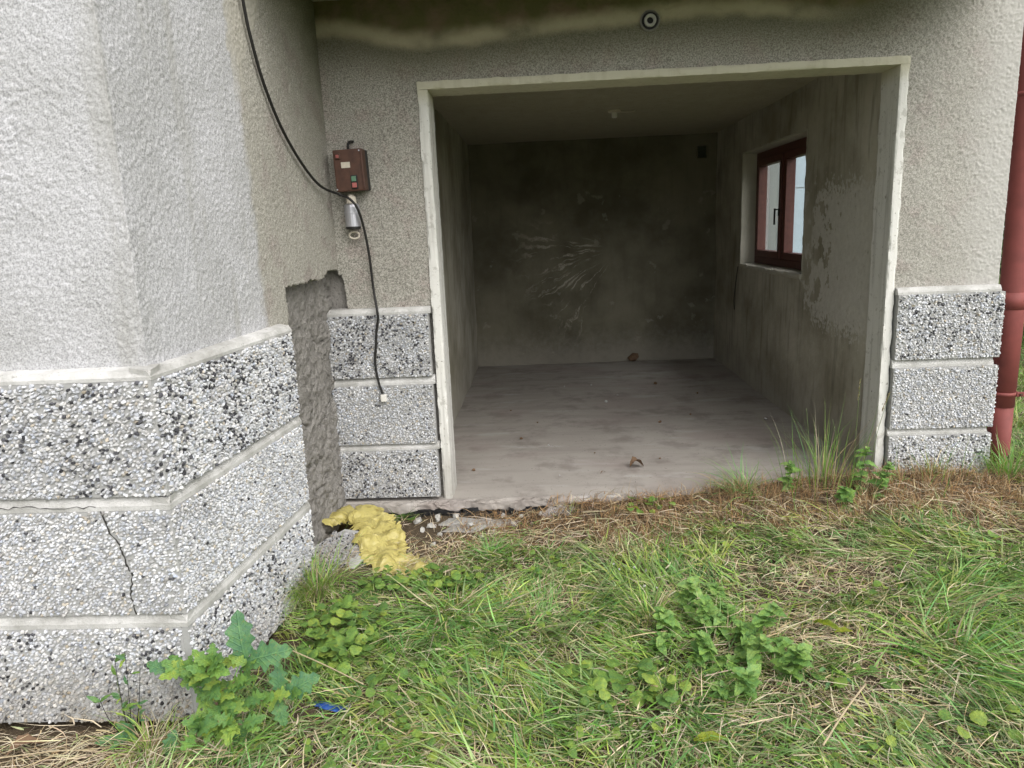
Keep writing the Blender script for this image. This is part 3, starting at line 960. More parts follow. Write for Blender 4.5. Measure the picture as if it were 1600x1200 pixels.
bl = [0.10, 0.012, 0.16]
for k in range(3):
    z0, z1 = ZB[k]
    gap = 0.022 if k == 0 else 0.0
    block((-1.75, QY, z0), (1, 0, 0), (0, 0, 1), QX + 1.75 - gap, z1 - z0, bl[k], 100 + k,
          ['lowest front course with scattered black chips', 'cracked middle front course of plain white chips', 'top front course with many black chips'][k],
          skip=near_crack if k == 1 else None, dirt=0.8 if k == 0 else 0.0, size=[0.0138, 0.0128, 0.0142][k])
    block((QX, QY, z0), PF, (0, 0, 1), LFP, z1 - z0, [0.16, 0.012, 0.22][k], 110 + k, None, dirt=0.5 if k == 0 else 0.0, ends=(False, True), thick=0.055,
          size=[0.0140, 0.0128, 0.0140][k])
# garage piers
bg_ = [0.24, 0.06, 0.26]
for k in range(3):
    z0, z1 = ZG[k]
    block((-0.578 + 0.006 * (k % 2), -0.042, z0), (1, 0, 0), (0, 0, 1), 0.562 - 0.006 * (k % 2), z1 - z0, bg_[k], 120 + k, thick=0.05, dirt=0.25 if k == 0 else 0, ends=(True, False), size=0.0138, bright=0.96)
    block((W + 0.008, -0.042, z0), (1, 0, 0), (0, 0, 1), XR + 0.016 - W - 0.008, z1 - z0, [0.16, 0.012, 0.17][k], 130 + k, thick=0.06, ends=(False, True), size=0.0138, bright=1.1)
    # return of the plinth along the side yard
    b = slab_block('plinth_block', (XR + 0.014, 0.019, z0), (0, 1, 0), (0, 0, 1), 0.41, z1 - z0, 0.04, house)
    chips('aggregate', (XR + 0.014, 0.019, z0), (0, 1, 0), (0, 0, 1), 0.41, z1 - z0, b, 0.1, 0.0138, 140 + k)


def band(z0, z1, path, nrm, inset, name='cement_band', seed=0, top=0.0):
    """white cement band: lower lip, then a sloping top that runs back to the wall face"""
    V, F = [], []
    P = []
    for (p, q), n in zip(zip(path[:-1], path[1:]), nrm):
        m = max(2, int(math.dist(p, q) / 0.02))
        for i in range(m + (1 if (q == path[-1]) else 0)):
            t = i / m
            P.append(((p[0] + (q[0] - p[0]) * t, p[1] + (q[1] - p[1]) * t), n, i == 0))
    # mitre the corner
    for (p, n, first) in P:
        w1 = (vn(np.array([[p[0] * 1.0, p[1], z0]]), 0.07, seed)[0] - 0.5) * 0.004
        w2 = (vn(np.array([[p[0] * 1.0, p[1], z1]]), 0.05, seed + 1)[0] - 0.5) * 0.005
        prof = [(-0.055, z0 - 0.002), (-inset + w1, z0 + 0.001), (-inset + w1, z0 + (z1 - z0) * 0.35), (-inset - 0.012 + w2, z1 - 0.004 + w2), (-0.055 - top, z1 + top * 0.6)]
        for (d, z) in prof:
            V.append((p[0] + n[0] * d, p[1] + n[1] * d, z))
    m = 5
    for i in range(len(P) - 1):
        for k in range(m - 1):
            F.append((i * m + k, (i + 1) * m + k, (i + 1) * m + k + 1, i * m + k + 1))
    F.append(tuple(range(m))[::-1]); F.append(tuple((len(P) - 1) * m + k for k in range(m)))
    return mk(name, V, F, MAT['strip'], house)


nf, nfl = (0.0, -1.0), (PF[1], -PF[0])
cor = (QX, QY)
for k in range(3):
    z0, z1 = SB[k]
    end = (pflank(QE + 0.004), QE + 0.004)
    band(z0, z1, [(-1.75, QY), (QX, QY)], [nf], -0.001, seed=200 + k, top=0.01 if k == 2 else 0)
    # corner piece: same profile swept along the flank
    band(z0, z1, [(QX, QY), end], [nfl], -0.001, seed=210 + k, top=0.01 if k == 2 else 0)
    # wedge filling the mitre
    wv = [(QX, QY - 0.001, z0), (QX + 0.001, QY, z0), (QX - 0.05, QY + 0.05, z0), (QX, QY - 0.001, z0 + (z1 - z0) * 0.35), (QX + 0.001, QY, z0 + (z1 - z0) * 0.35),
          (QX - 0.012, QY + 0.012, z1 - 0.003), (QX - 0.055, QY + 0.055, z1)]
    z0, z1 = SG[k]
    band(z0, z1, [(-0.572, -0.042), (-0.004, -0.042)], [nf], 0.006 if k < 2 else 0.0, seed=220 + k)
    band(z0, z1, [(W + 0.003, -0.042), (XR - 0.004, -0.042)], [nf], 0.008 if k < 2 else 0.0, seed=230 + k)


def ribbon(name, pts, wd, y, mat, parent):
    V, F = [], []
    for i, (x, z) in enumerate(pts):
        wv = wd * (0.5 + 0.9 * ((i * 37) % 7) / 7)
        V += [(x - wv / 2, y, z), (x + wv / 2, y, z)]
    for i in range(len(pts) - 1): F.append((2 * i, 2 * i + 1, 2 * i + 3, 2 * i + 2))
    return mk(name, V, F, mat, parent)


fine = []
for (a, b) in zip(crk[:-1], crk[1:]):
    for j in range(5):
        t = j / 5
        fine.append((a[0] + (b[0] - a[0]) * t + random.uniform(-.004, .004), a[1] + (b[1] - a[1]) * t))
fine.append(crk[-1])
ribbon('crack', fine, 0.006, QY - 0.0012, MAT['crack'], house)  # dark ribbon on the surface, coloured like the crack's shaded depth
hp = [(-1.20 + 0.02 * i, 0.678 + random.uniform(-0.006, 0.006)) for i in range(21)]
V, F = [], []
for i, (x, z) in enumerate(hp):
    t = random.uniform(0.0006, 0.0017)
    yy = QY - 0.0026
    V += [(x, yy, z - t), (x, yy, z + t)]
for i in range(len(hp) - 1): F.append((2 * i, 2 * i + 2, 2 * i + 3, 2 * i + 1))
mk('crack', V, F, MAT['crack'], house)
# bitumen under the floor nose; its black also paints in the gap's shade
for (x0, x1, z, h) in ((-0.30, 0.10, -0.062, 0.016), (0.12, 0.33, -0.058, 0.018), (0.37, 0.52, -0.062, 0.03), (0.58, 0.72, -0.06, 0.022)):
    wobbly_bar('bitumen_gap_shade', x0, x1, -0.078, -0.03, z - h, z + h * 0.5, 0.012, 0.012, 0.05, MAT['tar'], house, 0.0, int(x0 * 100) + 300)

# round pipe end high on the facade
vp = thing('wall_pipe_end', 'round ringed pipe end set in the stained wall above the garage opening', 'pipe end', (1.162, 0.0, 2.421))
n = 28
for nm, prof, mt in (('collar', [(0.049, 0.01), (0.049, -0.012), (0.043, -0.016), (0.040, -0.010), (0.040, 0.01)], 'foundation'),
                     ('ring', [(0.029, 0.01), (0.029, -0.022), (0.024, -0.026), (0.016, -0.020), (0.016, 0.005)], 'strip'),
                     ('plug', [(0.0155, 0.004), (0.0155, -0.006), (0.010, -0.008)], 'tar')):
    lathe(nm, prof, n, MAT[mt], vp, (1.162, 0.0, 2.421), 'Y')
lathe('seat', [(0.041, 0.005), (0.041, -0.007), (0.03, -0.007)], n, MAT['tar'], vp, (1.162, 0.0, 2.421), 'Y')

# ------------------------------------------------------------------ ground
def axis(lo, a, b, hi, step):
    inner = np.arange(a, b + step / 2, step)
    g = [b]
    s = step
    while g[-1] < hi:
        s *= 1.45; g.append(g[-1] + s)
    h = [a]
    s = step
    while h[-1] > lo:
        s *= 1.45; h.append(h[-1] - s)
    return np.concatenate([np.array(h[1:])[::-1], inner, np.array(g[1:])])


gx, gy = axis(-300, -2.2, 4.6, 300, 0.022), axis(-300, -3.0, 0.5, 300, 0.022)
X, Y = np.meshgrid(gx, gy, indexing='ij')
Zg = ground_z(X, Y)
idx = np.arange(X.size).reshape(X.shape)
q = np.stack([idx[:-1, :-1], idx[1:, :-1], idx[1:, 1:], idx[:-1, 1:]], -1).reshape(-1, 4)
mk('ground', np.stack([X.ravel(), Y.ravel(), Zg.ravel()], -1), quads=q, mat=MAT['soil'], smooth=True, kind='structure')

# ------------------------------------------------------------------ things on the walls
sw = thing('switch_box', 'brown bakelite motor switch box with green and red buttons on the pier', 'switch box', (-0.355, -0.03, 1.68))
rz = Matrix.Translation((-0.355, 0, 1.785)) @ Matrix.Rotation(math.radians(-1.5), 4, 'Y') @ Matrix.Translation((0.355, 0, -1.785))


def sbox(name, *a, mat, c=0.003, parent=None):
    V, F = box_vf(*a, c)
    return mk(name, [rz @ Vector(v) for v in V], F, MAT[mat], parent or sw)


sbox('back_plate', -0.436, -0.278, -0.034, 0.01, 1.683, 1.882, mat='black', c=0.004)
cv = sbox('cover', -0.432, -0.281, -0.100, -0.0345, 1.680, 1.885, mat='bakelite', c=0.007)
sbox('cover_rib', -0.292, -0.283, -0.106, -0.0995, 1.69, 1.875, mat='bakelite')
sbox('button_well', -0.352, -0.318, -0.106, -0.0995, 1.690, 1.758, mat='black')
sbox('green_button', -0.348, -0.324, -0.114, -0.1062, 1.726, 1.752, mat='green')
sbox('red_button', -0.347, -0.323, -0.114, -0.1062, 1.696, 1.720, mat='redb')
sbox('reset_button', -0.421, -0.394, -0.107, -0.0995, 1.838, 1.866, mat='bakelite')
sbox('reset_button', -0.415, -0.400, -0.111, -0.1072, 1.845, 1.860, mat='redb')
sbox('maker_label', -0.394, -0.349, -0.1016, -0.0996, 1.795, 1.823, mat='label', c=0)
for (sx_, sz_) in ((-0.424, 1.69), (-0.299, 1.876)):
    lathe('screw', [(0.004, -0.003), (0.004, 0.002)], 8, MAT['alu'], sw, (sx_, -0.1, sz_), 'Y')
tube('cable_stub', spline([(-0.363, -0.05, 1.88), (-0.363, -0.055, 1.905), (-0.357, -0.04, 1.925), (-0.35, -0.0, 1.93)], 5), 0.007, MAT['black'], sw)

cp = thing('capacitor', 'grey metal capacitor can hanging below the brown switch box', 'capacitor', (-0.370, -0.05, 1.49))
lathe('can', [(0.030, 0.0), (0.039, 0.003), (0.040, 0.10), (0.038, 0.112), (0.028, 0.118)], 20, MAT['alu'], cp, (-0.371, -0.052, 1.503))
lathe('bottom_cap', [(0.026, -0.012), (0.038, -0.008), (0.038, 0.0025)], 20, MAT['black'], cp, (-0.371, -0.052, 1.503))
lathe('clamp', [(0.0412, 0.066), (0.0425, 0.067), (0.0425, 0.075), (0.0412, 0.076)], 20, MAT['alu'], cp, (-0.371, -0.052, 1.503))
lathe('terminal_top', [(0.027, 0.1185), (0.024, 0.15), (0.010, 0.165)], 14, MAT['label'], cp, (-0.371, -0.052, 1.503))
ring = [(-0.371 + 0.027 * math.cos(t * 0.52), -0.05, 1.462 + 0.018 * math.sin(t * 0.52)) for t in range(13)]
tube('wire_loop', ring, 0.005, MAT['label'], cp, 6)

cable_pts = [(-0.500, -1.02, 2.75), (-0.514, -0.90, 2.50), (-0.521, -0.84, 2.324), (-0.521, -0.81, 2.239), (-0.518, -0.73, 2.087), (-0.507, -0.60, 1.928),
             (-0.492, -0.42, 1.796), (-0.470, -0.24, 1.705), (-0.418, -0.115, 1.668), (-0.367, -0.118, 1.646), (-0.330, -0.11, 1.597), (-0.314, -0.07, 1.50),
             (-0.303, -0.045, 1.352), (-0.298, -0.035, 1.185), (-0.282, -0.062, 1.075), (-0.281, -0.060, 1.02), (-0.296, -0.058, 0.952), (-0.304, -0.057, 0.88), (-0.316, -0.057, 0.798),
             (-0.312, -0.057, 0.72), (-0.303, -0.058, 0.664), (-0.288, -0.060, 0.615)]
cable = thing('cable', 'black cable sagging from the eave past the switch box down to the plinth', 'cable', (-0.288, -0.06, 0.6))
tube('flex', spline(cable_pts, 6), 0.0065, MAT['black'], cable, 8)
V, F = box_vf(-0.300, -0.268, -0.075, -0.050, 0.572, 0.612, 0.006)
mk('plug', V, F, MAT['plug'], cable)
c2 = [(-0.470, -1.02, 2.75)] + [(x - 0.02, y - 0.035, z - 0.02) for (x, y, z) in cable_pts[1:8]]

wire = thing('wall_wire', 'thin black wire hanging down the inner wall below the window', 'wire', (2.41, 2.98, 0.62))
tube('flex', spline([(2.405, 2.995, 1.03), (2.402, 3.02, 0.95), (2.405, 3.08, 0.82), (2.402, 3.10, 0.70), (2.405, 3.09, 0.62)], 4), 0.004, MAT['black'], wire, 6)

dp = thing('drainpipe', 'oxide red rainwater downpipe at the free corner of the garage', 'drainpipe', (3.092, 0.10, 0.0))
tube('pipe', [(3.050, 0.10, 2.57), (3.058, 0.10, 2.2), (3.074, 0.10, 1.6), (3.084, 0.10, 0.9), (3.084, 0.10, 0.40)], 0.061, MAT['pipe'], dp, 28)
tube('socket', [(3.083, 0.10, 1.02), (3.084, 0.10, 0.93)], 0.0622, MAT['pipe'], dp, 28)
tube('pipe', [(3.084, 0.10, 0.415), (3.086, 0.10, 0.13), (3.090, 0.085, 0.06), (3.098, 0.03, 0.012)], 0.058, MAT['pipe'], dp, 28)
tube('bracket', [(3.084, 0.10, 0.482), (3.084, 0.10, 0.462)], 0.0655, MAT['pipe'], dp, 28)
V, F = box_vf(3.125, 3.165, 0.045, 0.055, 0.460, 0.484, 0.002); mk('bracket_lug', V, F, MAT['pipe'], dp)
V, F = box_vf(3.138, 3.152, 0.036, 0.066, 0.467, 0.477, 0.002); mk('bolt', V, F, MAT['bakelite'], dp)
tube('bracket', [(3.063, 0.10, 2.02), (3.063, 0.10, 2.0)], 0.0655, MAT['pipe'], dp, 28)

# ------------------------------------------------------------------ litter and rubble by the sill
gz = lambda x, y: float(ground_z(np.array([x]), np.array([y]))[0])


def crumple(name, path, width, height, nu, nv, amp, mat, seed, parent=None, lift=0.0, **kw):
    """crumpled plastic film: a strip along a path, arched, folded by ridged noise, faceted"""
    r = np.random.default_rng(seed)
    P = spline(path, max(2, nu // (len(path) - 1)))
    m = len(P)
    V = []
    for i, p in enumerate(P):
        t = (P[min(i + 1, m - 1)] - P[max(i - 1, 0)]).normalized()
        s = t.cross(Vector((0, 0, 1))).normalized()
        f = i / (m - 1)
        wd = width * (0.45 + 0.55 * math.sin(math.pi * min(1, max(0, 0.08 + 0.84 * f))) ** 0.6) * (0.8 + 0.4 * r.random())
        for j in range(nv + 1):
            v = j / nv * 2 - 1
            q = p + s * (v * wd / 2)
            q.z = p.z + height * (1 - v * v) ** 0.7
            V.append(q)
    A = np.array([tuple(v) for v in V])
    for k, (scl, am) in enumerate(((0.17, amp), (0.085, amp * 0.8), (0.045, amp * 0.3))):
        for d in range(3):
            nz = vn(A + 13.1 * d, scl, seed + k * 5 + d)
            A[:, d] += (np.abs(nz - 0.5) * 2 - 0.5) * am * (0.8 if d < 2 else 0.95)
    A[:, 2] = np.maximum(A[:, 2], ground_z(A[:, 0], A[:, 1]) + 0.006 + lift)
    T = []
    for i in range(m - 1):
        for j in range(nv):
            a, b, c_, d = i * (nv + 1) + j, (i + 1) * (nv + 1) + j, (i + 1) * (nv + 1) + j + 1, i * (nv + 1) + j + 1
            T += [(a, b, c_), (a, c_, d)] if r.random() < 0.5 else [(a, b, d), (b, c_, d)]
    o = mk(name, A, tris=np.array(T), mat=mat, parent=parent, smooth=False, **kw)
    return o


crumple('plastic_sheet', [(-0.60, -0.36, 0.005), (-0.52, -0.24, 0.015), (-0.40, -0.21, 0.01), (-0.29, -0.36, -0.01), (-0.21, -0.54, -0.04), (-0.11, -0.655, -0.075), (0.01, -0.71, -0.095), (0.06, -0.72, -0.10)],
        0.23, 0.024, 120, 30, 0.052, MAT['bag'], 31, label='crumpled yellow plastic sheet lying against the garage sill', cat='plastic sheet')
crumple('plastic_wrap', [(0.57, -0.20, -0.05), (0.65, -0.17, -0.04), (0.74, -0.21, -0.05)], 0.10, 0.03, 34, 16, 0.04, MAT['film'], 37,
        label='scrap of clear crumpled film in the dead grass below the garage floor', cat='plastic wrap')
crumple('plastic_scrap', [(-0.22, -1.70, -0.085), (-0.16, -1.735, -0.075), (-0.09, -1.72, -0.085)], 0.03, 0.006, 24, 8, 0.012, MAT['blue'], 39,
        label='blue plastic scrap half buried in the grass right of the oak sapling', cat='plastic scrap')

fr = thing('plinth_fragment', 'broken slab of stone-chip plinth leaning below the yellow sheet', 'slab', (-0.38, -0.68, -0.06))
Mx = Matrix.Translation((-0.40, -0.63, -0.062)) @ Matrix.Rotation(math.radians(-16), 4, 'Z') @ Matrix.Rotation(math.radians(9), 4, 'X') @ Matrix.Rotation(math.radians(9), 4, 'Y')
Of = np.array(Mx @ Vector((-0.17, -0.22, 0))); Uu = np.array(Mx.to_3x3() @ Vector((1, 0, 0))); Vv_ = np.array(Mx.to_3x3() @ Vector((0, 1, 0)))
NN = np.cross(Uu, Vv_)
outline = [(0.0, 0.02), (0.09, -0.01), (0.2, 0.015), (0.31, 0.0), (0.345, 0.12), (0.33, 0.25), (0.30, 0.38), (0.17, 0.44), (0.05, 0.42), (-0.01, 0.25)]
Vb = [tuple(Of + Uu * a + Vv_ * b) for a, b in outline] + [tuple(Of + Uu * a + Vv_ * b - NN * 0.07) for a, b in outline]
k = len(outline)
fb = mk('block', Vb, [tuple(range(k)), tuple(range(2 * k - 1, k - 1, -1))] + [(i, i + k, (i + 1) % k + k, (i + 1) % k) for i in range(k)], MAT['mortar'], fr)


def frskip(C):
    a = (C - Of) @ Uu; b = (C - Of) @ Vv_
    return (np.abs(a - 0.23 - 0.1 * (b - 0.2)) < 0.026) | ((a > 0.30) & (b > 0.3)) | ((a < 0.05) & (b > 0.38))


bpy.context.view_layer.update()
chips('aggregate', Of + Uu * 0.005 + Vv_ * 0.02, Uu, Vv_, 0.325, 0.385, fb, 0.16, 0.0135, 161, frskip, 0.7, 0.85)
bs = [(0.215, 0.015), (0.25, 0.015), (0.272, 0.39), (0.24, 0.40)]
Vb = [tuple(Of + Uu * a + Vv_ * b + NN * h) for h in (0.001, 0.009) for a, b in bs]
mk('cement_band', Vb, [(4, 5, 6, 7), (0, 1, 5, 4), (1, 2, 6, 5), (2, 3, 7, 6), (3, 0, 4, 7)], MAT['strip'], fr)

# spill of old concrete in front of the sill
r8 = np.random.default_rng(8)
nn, V, T = 40, [], []
for i in range(10):
    for j in range(nn):
        a = 2 * math.pi * j / nn
        rad = (i / 9) * (1 + 0.22 * math.sin(3 * a + 1) + 0.12 * math.sin(7 * a))
        x, y = 0.19 + 0.24 * rad * math.cos(a), -0.235 + 0.115 * rad * math.sin(a)
        h = 0.03 * (1 - (i / 9) ** 2.5) - 0.012
        V.append((x, y, h))
A = np.array(V); A[:, 2] += ground_z(A[:, 0], A[:, 1]) + (fbm(A, 0.04, 5, 3) - 0.5) * 0.02
Q = [(i * nn + j, (i + 1) * nn + j, (i + 1) * nn + (j + 1) % nn, i * nn + (j + 1) % nn) for i in range(9) for j in range(nn)]
mk('concrete_spill', A, quads=np.array(Q), mat=MAT['spill'], smooth=True, label='flat grey lump of spilled concrete in front of the garage sill', cat='concrete')


def rock_mesh(seed, sx, sy, sz):
    r = np.random.default_rng(seed)
    t = (1 + 5 ** .5) / 2
    V = np.array([(-1, t, 0), (1, t, 0), (-1, -t, 0), (1, -t, 0), (0, -1, t), (0, 1, t), (0, -1, -t), (0, 1, -t), (t, 0, -1), (t, 0, 1), (-t, 0, -1), (-t, 0, 1)]) / 1.9
    V = V * r.uniform(0.7, 1.2, (12, 1)) * np.array([sx, sy, sz])
    F = [(0, 11, 5), (0, 5, 1), (0, 1, 7), (0, 7, 10), (0, 10, 11), (1, 5, 9), (5, 11, 4), (11, 10, 2), (10, 7, 6), (7, 1, 8), (3, 9, 4), (3, 4, 2), (3, 2, 6), (3, 6, 8), (3, 8, 9),
         (4, 9, 5), (2, 4, 11), (6, 2, 10), (8, 6, 7), (9, 8, 1)]
    me = bpy.data.meshes.new('rock'); me.from_pydata([tuple(v) for v in V], [], F); me.update()
    return me


rocks = [rock_mesh(s, 1, 0.8, 0.6) for s in range(5)]
for me in rocks: me.materials.append(MAT['stone'])
whites = [rock_mesh(s + 20, 1, 0.8, 0.6) for s in range(3)]
for me in whites: me.materials.append(MAT['strip'])


def stone(name, me, x, y, z, s, label, cat, group=None):
    o = bpy.data.objects.new(name, me)
    o.location = (x, y, z); o.scale = (s, s, s); o.rotation_euler = (random.uniform(-.4, .4), random.uniform(-.4, .4), random.uniform(0, 6))
    return link(o, None, label, cat, group)


stone('stone', whites[0], 0.175, -0.30, gz(0.175, -0.30) + 0.022, 0.030, 'white angular stone on the spilled concrete', 'stone')
for i, (x, y, s) in enumerate([(-0.02, -0.16, .02), (0.05, -0.19, .014), (0.36, -0.22, .016), (0.44, -0.16, .02), (0.02, -0.36, .018), (-0.08, -0.30, .022), (0.30, -0.33, .013), (0.5, -0.28, .015), (-0.13, -0.17, .034), (-0.04, -0.24, .030), (0.08, -0.13, .028), (0.40, -0.27, .030), (0.55, -0.17, .026), (0.0, -0.47, .022), (0.24, -0.40, .018), (-0.02, -0.13, .026), (0.34, -0.13, .022)]):
    stone('stone', rocks[i % 5], x, y, gz(x, y) + s * 0.25, s, 'small grey stone in the bare strip below the garage sill', 'stone', 'stones below the sill')
for i, (x, y, s) in enumerate([(0.93, -0.78, .012), (0.97, -0.80, .009), (0.90, -0.82, .008), (1.02, -0.84, .010), (0.88, -0.76, .007), (0.99, -0.98, .011), (1.04, -1.0, .008)]):
    stone('stone', whites[i % 3], x, y, gz(x, y) + 0.035, s, 'white pebble lying in the grass in front of the garage', 'stone', 'white pebbles in the grass')
for i, (x, y, s) in enumerate([(1.096, 2.098, .020), (1.215, 2.318, .013), (1.017, 2.767, .011), (0.766, 2.75, .008), (2.212, 1.403, .014), (0.60, 0.9, .009), (0.66, 0.284, .007)]):
    stone('plaster_crumb', whites[i % 3], x, y, s * 0.35, s, 'pale plaster crumb fallen on the garage floor', 'crumb', 'plaster crumbs on the floor')
for i, (x, y, s) in enumerate([(1.605, 2.731, .022), (1.435, 1.404, .016), (0.129, 0.422, .014), (0.41, 1.075, .015), (0.52, 1.5, .010), (1.7, 1.6, .011), (0.9, 0.7, .008), (1.3, 0.55, .009), (0.3, 1.9, .010), (1.9, 2.3, .012)]):
    stone('dirt_clod', rocks[i % 5], x, y, s * 0.35, s, 'dark crumb of dirt on the garage floor', 'crumb', 'dirt crumbs on the floor').data
clodm = [rock_mesh(s + 40, 1, 0.8, 0.6) for s in range(2)]
for me in clodm: me.materials.append(MAT['deadleaf'])
for o in [o for o in bpy.data.objects if o.name.startswith('dirt_clod')]: o.data = clodm[random.randrange(2)]
stone('dirt_clod', clodm[0], 1.556, 3.90, 0.045, 0.075, 'black lump of dirt at the foot of the back wall', 'clod')


def leaf_curl(name, x, y, z, L, wd, rz_, label, cat, group=None, mat='deadleaf', curl=0.5):
    V, F = [], []
    for i in range(9):
        t = i / 8
        wv = wd * math.sin(math.pi * (0.06 + 0.9 * t)) * (1 + 0.25 * (i % 2))
        zz = curl * L * (0.30 * math.sin(math.pi * t) + 0.10 * math.sin(5 * t))
        V += [((t - .5) * L, -wv, zz + wv * 0.6), ((t - .5) * L, 0, zz), ((t - .5) * L, wv, zz + wv * 0.45)]
    for i in range(8):
        a = 3 * i
        F += [(a, a + 3, a + 4, a + 1), (a + 1, a + 4, a + 5, a + 2)]
    me = bpy.data.meshes.new(name); me.from_pydata(V, [], F); me.update(); me.materials.append(MAT[mat])
    o = bpy.data.objects.new(name, me); o.location = (x, y, z); o.rotation_euler = (0, 0, rz_)
    return link(o, None, label, cat, group)


leaf_curl('dead_leaf', 1.135, 0.398, 0.008, 0.09, 0.035, 0.3, 'curled brown dead leaf on the front of the garage floor', 'leaf', None, 'deadleaf', 1.0)
leaf_curl('dead_leaf', -1.10, -1.90, gz(-1.10, -1.90) + 0.02, 0.10, 0.03, 0.7, 'brown dead leaf on the straw at the foot of the bay', 'leaf')
leaf_curl('straw_bit', 0.92, 0.30, 0.006, 0.05, 0.004, 0.9, 'short dark stalk lying near the floor edge', 'stalk')

# ------------------------------------------------------------------ vegetation
# patches of the yard: (x, y, rx, ry, amount)
DRY = [(1.84, -0.89, 0.36, 0.17, 1.0), (1.58, -1.30, 0.45, 0.22, 0.55), (0.80, -0.30, 0.85, 0.26, 1.0), (2.1, -0.12, 0.9, 0.16, 0.75), (2.40, -0.38, 0.9, 0.24, 0.85),
       (-0.95, -1.92, 0.42, 0.20, 0.95), (0.10, -0.55, 0.35, 0.2, 0.7), (0.55, -1.03, 0.22, 0.12, 0.6), (1.45, -1.80, 0.5, 0.2, 0.45), (0.15, -1.95, 0.3, 0.2, 0.4), (1.9, -1.75, .3, .2, .4)]
BARE = [(-0.42, -1.46, 0.20, 0.18, 1.0), (0.15, -0.22, 0.33, 0.12, 1.0), (-0.10, -0.36, 0.22, 0.2, 0.9), (0.55, -0.22, 0.30, 0.10, 0.55), (-0.16, -1.73, 0.13, 0.06, 0.8), (-1.2, -2.05, 0.3, 0.2, 0.6),
        (-0.40, -0.60, 0.26, 0.28, 1.0), (0.95, -0.85, 0.15, 0.12, 0.5)]
LUSH = [(0.90, -1.02, 0.32, 0.15, 1.0), (2.25, -1.05, 0.5, 0.45, 1.0), (0.25, -1.20, 0.45, 0.28, 0.7), (0.35, -1.75, 0.7, 0.3, 0.5), (2.2, -1.7, 0.4, 0.4, 0.6), (3.6, 0.5, 0.5, 1.5, 0.8)]


def field(tab, x, y):
    v = np.zeros_like(x)
    for (a, b, rx, ry, k) in tab:
        v = np.maximum(v, k * np.exp(-(((x - a) / rx) ** 2 + ((y - b) / ry) ** 2) ** 1.5))
    return v


def free(x, y, m=0.02):
    """outside the walls"""
    inb = (y > QY - m) & (x < pflank(np.minimum(y, 0)) + m)
    inh = (y > -0.085 - m) & (x < XR + 0.03 + m)
    inh = np.where((x < 0) | (x > W), (y > -0.07 - m) & (x < XR + 0.03 + m), inh)
    return ~(inb | inh)


PAL_G = np.array([(0.15, 0.325, 0.055), (0.12, 0.275, 0.085), (0.23, 0.395, 0.08), (0.27, 0.40, 0.16), (0.33, 0.43, 0.10), (0.18, 0.36, 0.105)])
PAL_S = np.array([(0.54, 0.44, 0.27), (0.42, 0.33, 0.20), (0.64, 0.55, 0.37), (0.48, 0.41, 0.31), (0.32, 0.24, 0.165), (0.60, 0.52, 0.39)])
PAL_B = np.array([(0.17, 0.105, 0.06), (0.28, 0.175, 0.09), (0.40, 0.25, 0.12), (0.34, 0.235, 0.135), (0.22, 0.165, 0.11)])


